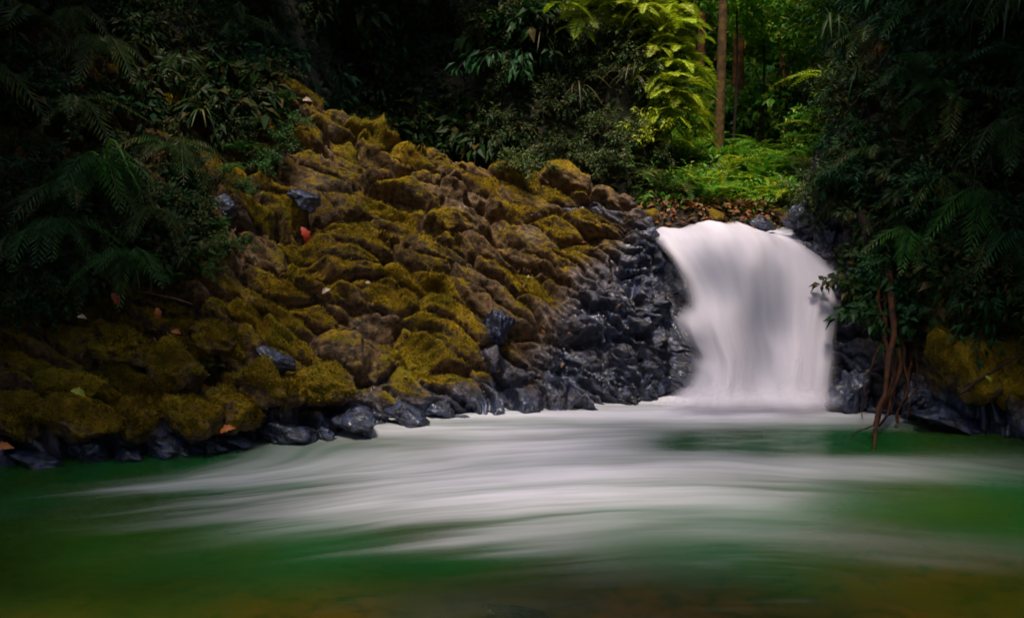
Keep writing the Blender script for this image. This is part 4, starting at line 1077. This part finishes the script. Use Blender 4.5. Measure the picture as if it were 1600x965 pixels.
for k in range(22):
    px = rr.uniform(1268, 1345); py = rr.uniform(60, 330); Y_ = rr.uniform(12.0, 13.2)
    p = on_surf(px, Y_)
    q = hit(px, py)
    if q.x > 3.2 and q.y < 16: p = q
    kd = rr.choice([0, 2, 3]); vp = 'upper' if py < 150 else 'lower'
    shrub('shrub', p, rr.uniform(0.35, 0.6), kd, rr.choice([M_LEAF_DARK, M_LEAF_MID]), LK[kd] + ' shrub at the ' + vp + ' edge between the right thicket and the valley', 'shrub', LK[kd] + ' shrubs, ' + vp + ' valley edge', tilt=0.6, az=-2.2)
for k, (px, py, sc_k, lb) in enumerate(((1400, 60, 0.6, 'palm with dim drooping fronds at the top of the right thicket'), (1480, 180, 0.55, 'palm with drooping fronds in the middle of the right thicket'), (1570, 120, 0.6, 'palm with drooping fronds near the upper right corner'),
                           (1360, 260, 0.5, 'palm with drooping fronds hanging beside the lip of the falls'), (1450, 340, 0.5, 'low palm hanging above the root'), (1560, 380, 0.5, 'low palm hanging above the big mossy boulder'))):
    p = hit(px, py); p.y -= 0.25; p.z += 0.1
    fern('palm', p, sc_k, M_LEAF_MID if k % 2 else M_LEAF_BLUE, lb, 'palm', 'drooping palms of the right thicket', nf=9, variant=2, el=(0.0, 0.7))
for px, py, Y_, s, lb, mt in ((1590, 5, 9.6, 0.9, 'green arching strap leaves at the upper right corner', M_LEAF_MID), (1550, 245, 9.9, 0.75, 'drooping green plant with straw tips on the right bank', M_LEAF_MID),
                          (1340, 120, 11.6, 0.8, 'dim drooping plant at the left edge of the right thicket', M_LEAF_DARK), (1300, 40, 12.2, 0.9, 'dim drooping plant over the valley edge of the right thicket', M_LEAF_DARK), (1530, 255, 9.9, 0.55, 'straw-coloured dead leaves hanging in the right thicket', M_STRAW)):
    tuft('drooping_plant', at(px, py, Y_), s, mt, lb, 'plant', 'drooping plants of the right thicket', n=20, w=0.03)
for px, py, Y_, s, lb in ((1265, 270, 12.2, 0.5, 'green fern leaning over the right end of the lip'), (1460, 430, 9.8, 0.5, 'green leafy fern above the big mossy boulder'), (1400, 400, 10.3, 0.5, 'dark green fern beside the leaning trunk on the right'), (1440, 130, 10.2, 0.6, 'dim green fern high in the right thicket')):
    fern('fern', at(px, py, Y_), s, M_LEAF_MID if px < 1300 else M_LEAF_BLUE, lb, 'fern', 'ferns of the right bank', nf=8, variant=0)

# leaning tree and hanging roots beside the falls
e = empty('leaning_tree', at(1405, 560, 10.3)); b0 = Vector(e.location)
tag(e, 'dark leaning tree trunk between the waterfall and the mossy boulder on the right', 'tree')
P2 = [np.array(at(*q) - b0) for q in ((1412, 600, 10.3), (1395, 470, 10.35), (1345, 330, 10.6), (1320, 150, 11.2), (1330, -120, 11.6))]
path = bez(P2[0], P2[1], P2[2], 14)
link('trunk', make_mesh('trunk', *tube(path, np.linspace(0.13, 0.05, len(path)), 12, 3, .3)), M_BARK_DARK, e)
e = empty('hanging_root', at(1400, 470, 10.0)); b0 = Vector(e.location)
tag(e, 'reddish-brown hanging root reaching from the leaning tree down into the pool', 'root')
for k, (pts, r0, r1) in enumerate(((((1385, 400, 10.2), (1412, 560, 9.6), (1352, 712, 8.5)), 0.05, 0.022), (((1390, 430, 10.2), (1425, 540, 9.8), (1410, 662, 9.3)), 0.03, 0.012), (((1375, 420, 10.2), (1370, 560, 9.9), (1412, 640, 9.5)), 0.022, 0.01), (((1400, 450, 10.1), (1450, 560, 9.8), (1425, 655, 9.35)), 0.02, 0.008), (((1385, 520, 10.0), (1350, 590, 9.8), (1345, 650, 9.6)), 0.018, 0.006), (((1400, 560, 9.8), (1390, 640, 9.2), (1340, 690, 8.8)), 0.02, 0.007), (((1410, 470, 10.1), (1415, 560, 9.8), (1376, 668, 9.15)), 0.045, 0.016),
                       (((1385, 460, 10.1), (1380, 560, 9.8), (1395, 650, 9.4)), 0.035, 0.01), (((1425, 490, 10.1), (1430, 560, 9.9), (1400, 660, 9.3)), 0.03, 0.01),
                       (((1400, 480, 10.0), (1390, 590, 9.6), (1366, 690, 8.85)), 0.03, 0.01), (((1415, 500, 10.1), (1405, 580, 9.8), (1385, 655, 9.4)), 0.05, 0.016), (((1375, 470, 10.1), (1420, 455, 9.9), (1440, 540, 9.9)), 0.028, 0.012))):
    q = [np.array(at(*v_) - b0) for v_ in pts]
    pt = bez(q[0], q[1], q[2], 18); pt += 0.02 * np.stack([fbm(xyz(np.arange(18) * .5, k * 3.1, i), 2) for i in range(3)], 1)
    pt += 0.09 * np.stack([fbm(xyz(np.arange(18) * .28, k * 7.1, i + 5), 2) for i in range(3)], 1) * np.linspace(0, 1, 18)[:, None]
    link('root_strand', make_mesh('root_strand', *tube(pt, np.linspace(r0 * .8, r1 * .7, 18), 7, k, .4)), M_ROOT, e)
# sticks
def stick(name, a, b_, r, mat, label, cat='branch'):
    a = Vector(a); b_ = Vector(b_); L = b_ - a
    pt = bez((0, 0, 0), np.array(L) * 0.5 + np.array((0, 0, 0.03)), np.array(L), 10)
    pt += 0.5 * r * np.stack([fbm(xyz(np.arange(10) * .7, 1.1, i + a.x), 2) for i in range(3)], 1)
    v, f_ = tube(pt, np.linspace(r, r * .5, 10), 7, 1, .3)
    return tag(link(name, make_mesh(name, v, f_), mat, None, a), label, cat)
stick('fallen_branch', at(1500, 615, 9.0), at(1592, 556, 9.0), 0.018, M_TWIG, 'thin dark branch leaning across the big mossy boulder')
hb = hit(675, 35)
stick('fallen_branch', at(640, 32, hb.y - .3), at(710, 37, hb.y - .3), 0.026, M_PALEWOOD, 'pale broken branch lying in the dark thicket at the top')
stick('fallen_branch', at(1425, 708, 8.62), at(1505, 710, 8.6), 0.014, M_PALEWOOD, 'thin pale stick floating near the right shore')
stick('fallen_branch', at(215, 455, 9.6), at(300, 475, 9.3), 0.012, M_PALEWOOD, 'thin pale stick lying among the leaves on the left slope')
stick('bare_twig', at(1310, 260, 11.4), at(1380, 110, 11.4), 0.012, M_TWIG, 'thin bare twig slanting up through the right thicket')

# ------------------------------------------------------------------ fallen leaves
def leaf_obj(px, py, Y_, s, mat, label, rot, group=None):
    n_ = 9; t = np.linspace(0, 1, n_)
    w = (0.22 * np.sin(math.pi * t ** 0.8) ** 0.9 + 0.01) * (1 + 0.25 * np.sin(np.arange(n_) * 2.6))
    c = np.stack([t - 0.5, 0 * t, 0.22 * np.sin(math.pi * t)], 1)
    V = np.stack([c + np.stack([0 * t, w, 0.6 * w], 1), c, c + np.stack([0 * t, -w, 0.25 * w], 1)], 1).reshape(-1, 3) * s
    o = link('fallen_leaf', make_mesh('fallen_leaf', V, grid_faces(3, n_)), mat, None, at(px, py, Y_), rot)
    return tag(o, label, 'leaf', group)
def leaf_on(px, py, s, mat, label, rot, lift=0.1):
    p = hit(px, py); d = (Vector((0, 0, CAMZ)) - p).normalized(); 
    o = leaf_obj(px, py, p.y - lift - 0.12, s, mat, label, rot)
    return o
e = None
leaf_on(475, 368, 0.19, M_RED, 'bright red leaf standing among the rocks on the left slope', (1.2, 1.3, 0.3))
leaf_on(356, 672, 0.13, M_ORANGE, 'orange leaf lying at the foot of the shore boulders', (0.7, -0.2, 0.4), 0.35)
leaf_on(480, 158, 0.12, M_PALE, 'pale pinkish leaf at the top left end of the ridge', (0.9, 0.1, 0.3))
leaf_on(8, 700, 0.14, M_ORANGE, 'orange leaf at the water line by the left edge', (0.8, 0, 0.1), 0.35)
leaf_on(180, 468, 0.14, M_RED, 'dull red leaf under the dark ferns on the left', (1.1, 1.2, 0.2), 0.2)
leaf_on(128, 497, 0.09, M_PALE, 'small pale leaf under the dark ferns at the left', (0.8, 0.3, 0.8), 0.2)
leaf_on(122, 615, 0.13, M_YELLOW, 'yellow-green leaf on the slanting mossy boulder', (0.8, 0.5, 0.4), 0.4)
leaf_on(510, 455, 0.10, M_PALE, 'pale brown leaf on a mossy ledge at mid slope', (0.9, -0.5, 0.2))
leaf_on(575, 442, 0.06, M_PALE, 'tiny white leaf in a dark joint at mid slope', (0.9, 0.1, 0.2))
leaf_on(247, 490, 0.12, M_ORANGE, 'thin orange leaf standing upright behind the shore boulders', (1.2, 1.4, 0.1), 0.25)
leaf_on(275, 520, 0.10, M_ORANGE, 'small orange leaf in a gap behind the tallest shore boulder', (0.9, 0.3, 0.7), 0.3)
leaf_on(825, 433, 0.07, M_PALE, 'small pale leaf on the rocks near the wet face', (0.9, 0.2, 1.2))
leaf_on(1542, 595, 0.11, M_YELLOW, 'pale yellow leaf on the big mossy boulder', (1.0, 1.1, 0.3), 0.3)
leaf_on(1462, 702, 0.16, M_PALE, 'pale curled leaf floating near the right shore', (0.1, 0.2, 0.3), 0.0).location.z = 0.03
# litter on the bank above the lip
r = np.random.default_rng(9); n_ = 900
P = []
while len(P) < n_:
    x = r.uniform(1.3, 4.0); y = r.uniform(12.62, 13.25)
    P.append((x, y, surf_z(x, y) + r.uniform(0.03, 0.12)))
P = np.array(P); L = r.uniform(0.05, 0.13, n_)
V, T = leaves(P, r.normal(size=(n_, 3)) * (1, 1, .3), np.array((0, -.3, 1.)) + r.normal(0, .4, (n_, 3)), L, L * .5)
o = link('leaf_litter', make_mesh('leaf_litter', V, T, smooth=False, fattrs={'rnd': np.repeat(r.uniform(0, 1, n_), 4)}), M_LITTER)
tag(o, 'orange and brown fallen leaves on the bank above the waterfall lip', 'leaf litter', kind='stuff')
def cover(x0, x1, y0, y1, n_, mat, label, Lr, seed, keep=None):
    r = np.random.default_rng(seed)
    x = r.uniform(x0, x1, n_ * 2); y = r.uniform(y0, y1, n_ * 2)
    k = fbm(xyz(x * 0.9, y * 0.9, seed), 2) + r.normal(0, 0.25, len(x)) > -0.15
    if keep is not None: k &= keep(x, y)
    x = x[k][:n_]; y = y[k][:n_]; q = len(x)
    P = np.stack([x, y, ground_z(x, y) + 0.12 * fbm(xyz(x * 0.8, y * 0.8), 3) + r.uniform(0, 0.22, q) ** 1.3], 1); L = r.uniform(*Lr, q)
    D = r.normal(size=(q, 3)) * (1, 1, .5) + (0, -0.5, -0.25)
    V, T = leaves(P, D, np.array((0, -.5, 1.)) + r.normal(0, .4, (q, 3)), L, L * .45)
    o = link('ground_cover', make_mesh('ground_cover', V, T, smooth=False, fattrs={'rnd': np.repeat(r.uniform(0, 1, q), 4)}), mat)
    return tag(o, label, 'ground cover', kind='stuff')
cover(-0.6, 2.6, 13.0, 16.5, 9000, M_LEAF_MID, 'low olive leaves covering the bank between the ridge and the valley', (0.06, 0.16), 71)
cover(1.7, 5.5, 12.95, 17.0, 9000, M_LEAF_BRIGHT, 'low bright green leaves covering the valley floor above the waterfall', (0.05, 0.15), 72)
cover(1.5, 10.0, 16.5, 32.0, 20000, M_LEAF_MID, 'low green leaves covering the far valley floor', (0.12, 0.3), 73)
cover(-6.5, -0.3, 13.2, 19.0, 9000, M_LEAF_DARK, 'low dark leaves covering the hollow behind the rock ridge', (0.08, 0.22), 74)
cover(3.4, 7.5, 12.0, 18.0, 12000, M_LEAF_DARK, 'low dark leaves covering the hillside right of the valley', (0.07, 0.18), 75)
# litter scattered over the rocks
P = []; n_ = 260
while len(P) < n_:
    x = r.uniform(-4.5, 1.5); t = r.uniform(0.1, 1.0)
    k = np.argmin((xs - x) ** 2); j = np.argmin((ts - t) ** 2); q = V3[j, k]
    P.append(q + N[j * len(xs) + k] * 0.012)
P = np.array(P); L = r.uniform(0.025, 0.075, n_)
V, T = leaves(P, r.normal(size=(n_, 3)), np.array((0, -.7, .7)) + r.normal(0, .4, (n_, 3)), L, L * .5)
o = link('leaf_litter', make_mesh('leaf_litter', V, T, smooth=False, fattrs={'rnd': np.repeat(r.uniform(0, 1, n_), 4)}), M_LITTER)
tag(o, 'tiny fallen leaves scattered over the mossy rock slope', 'leaf litter', kind='stuff')
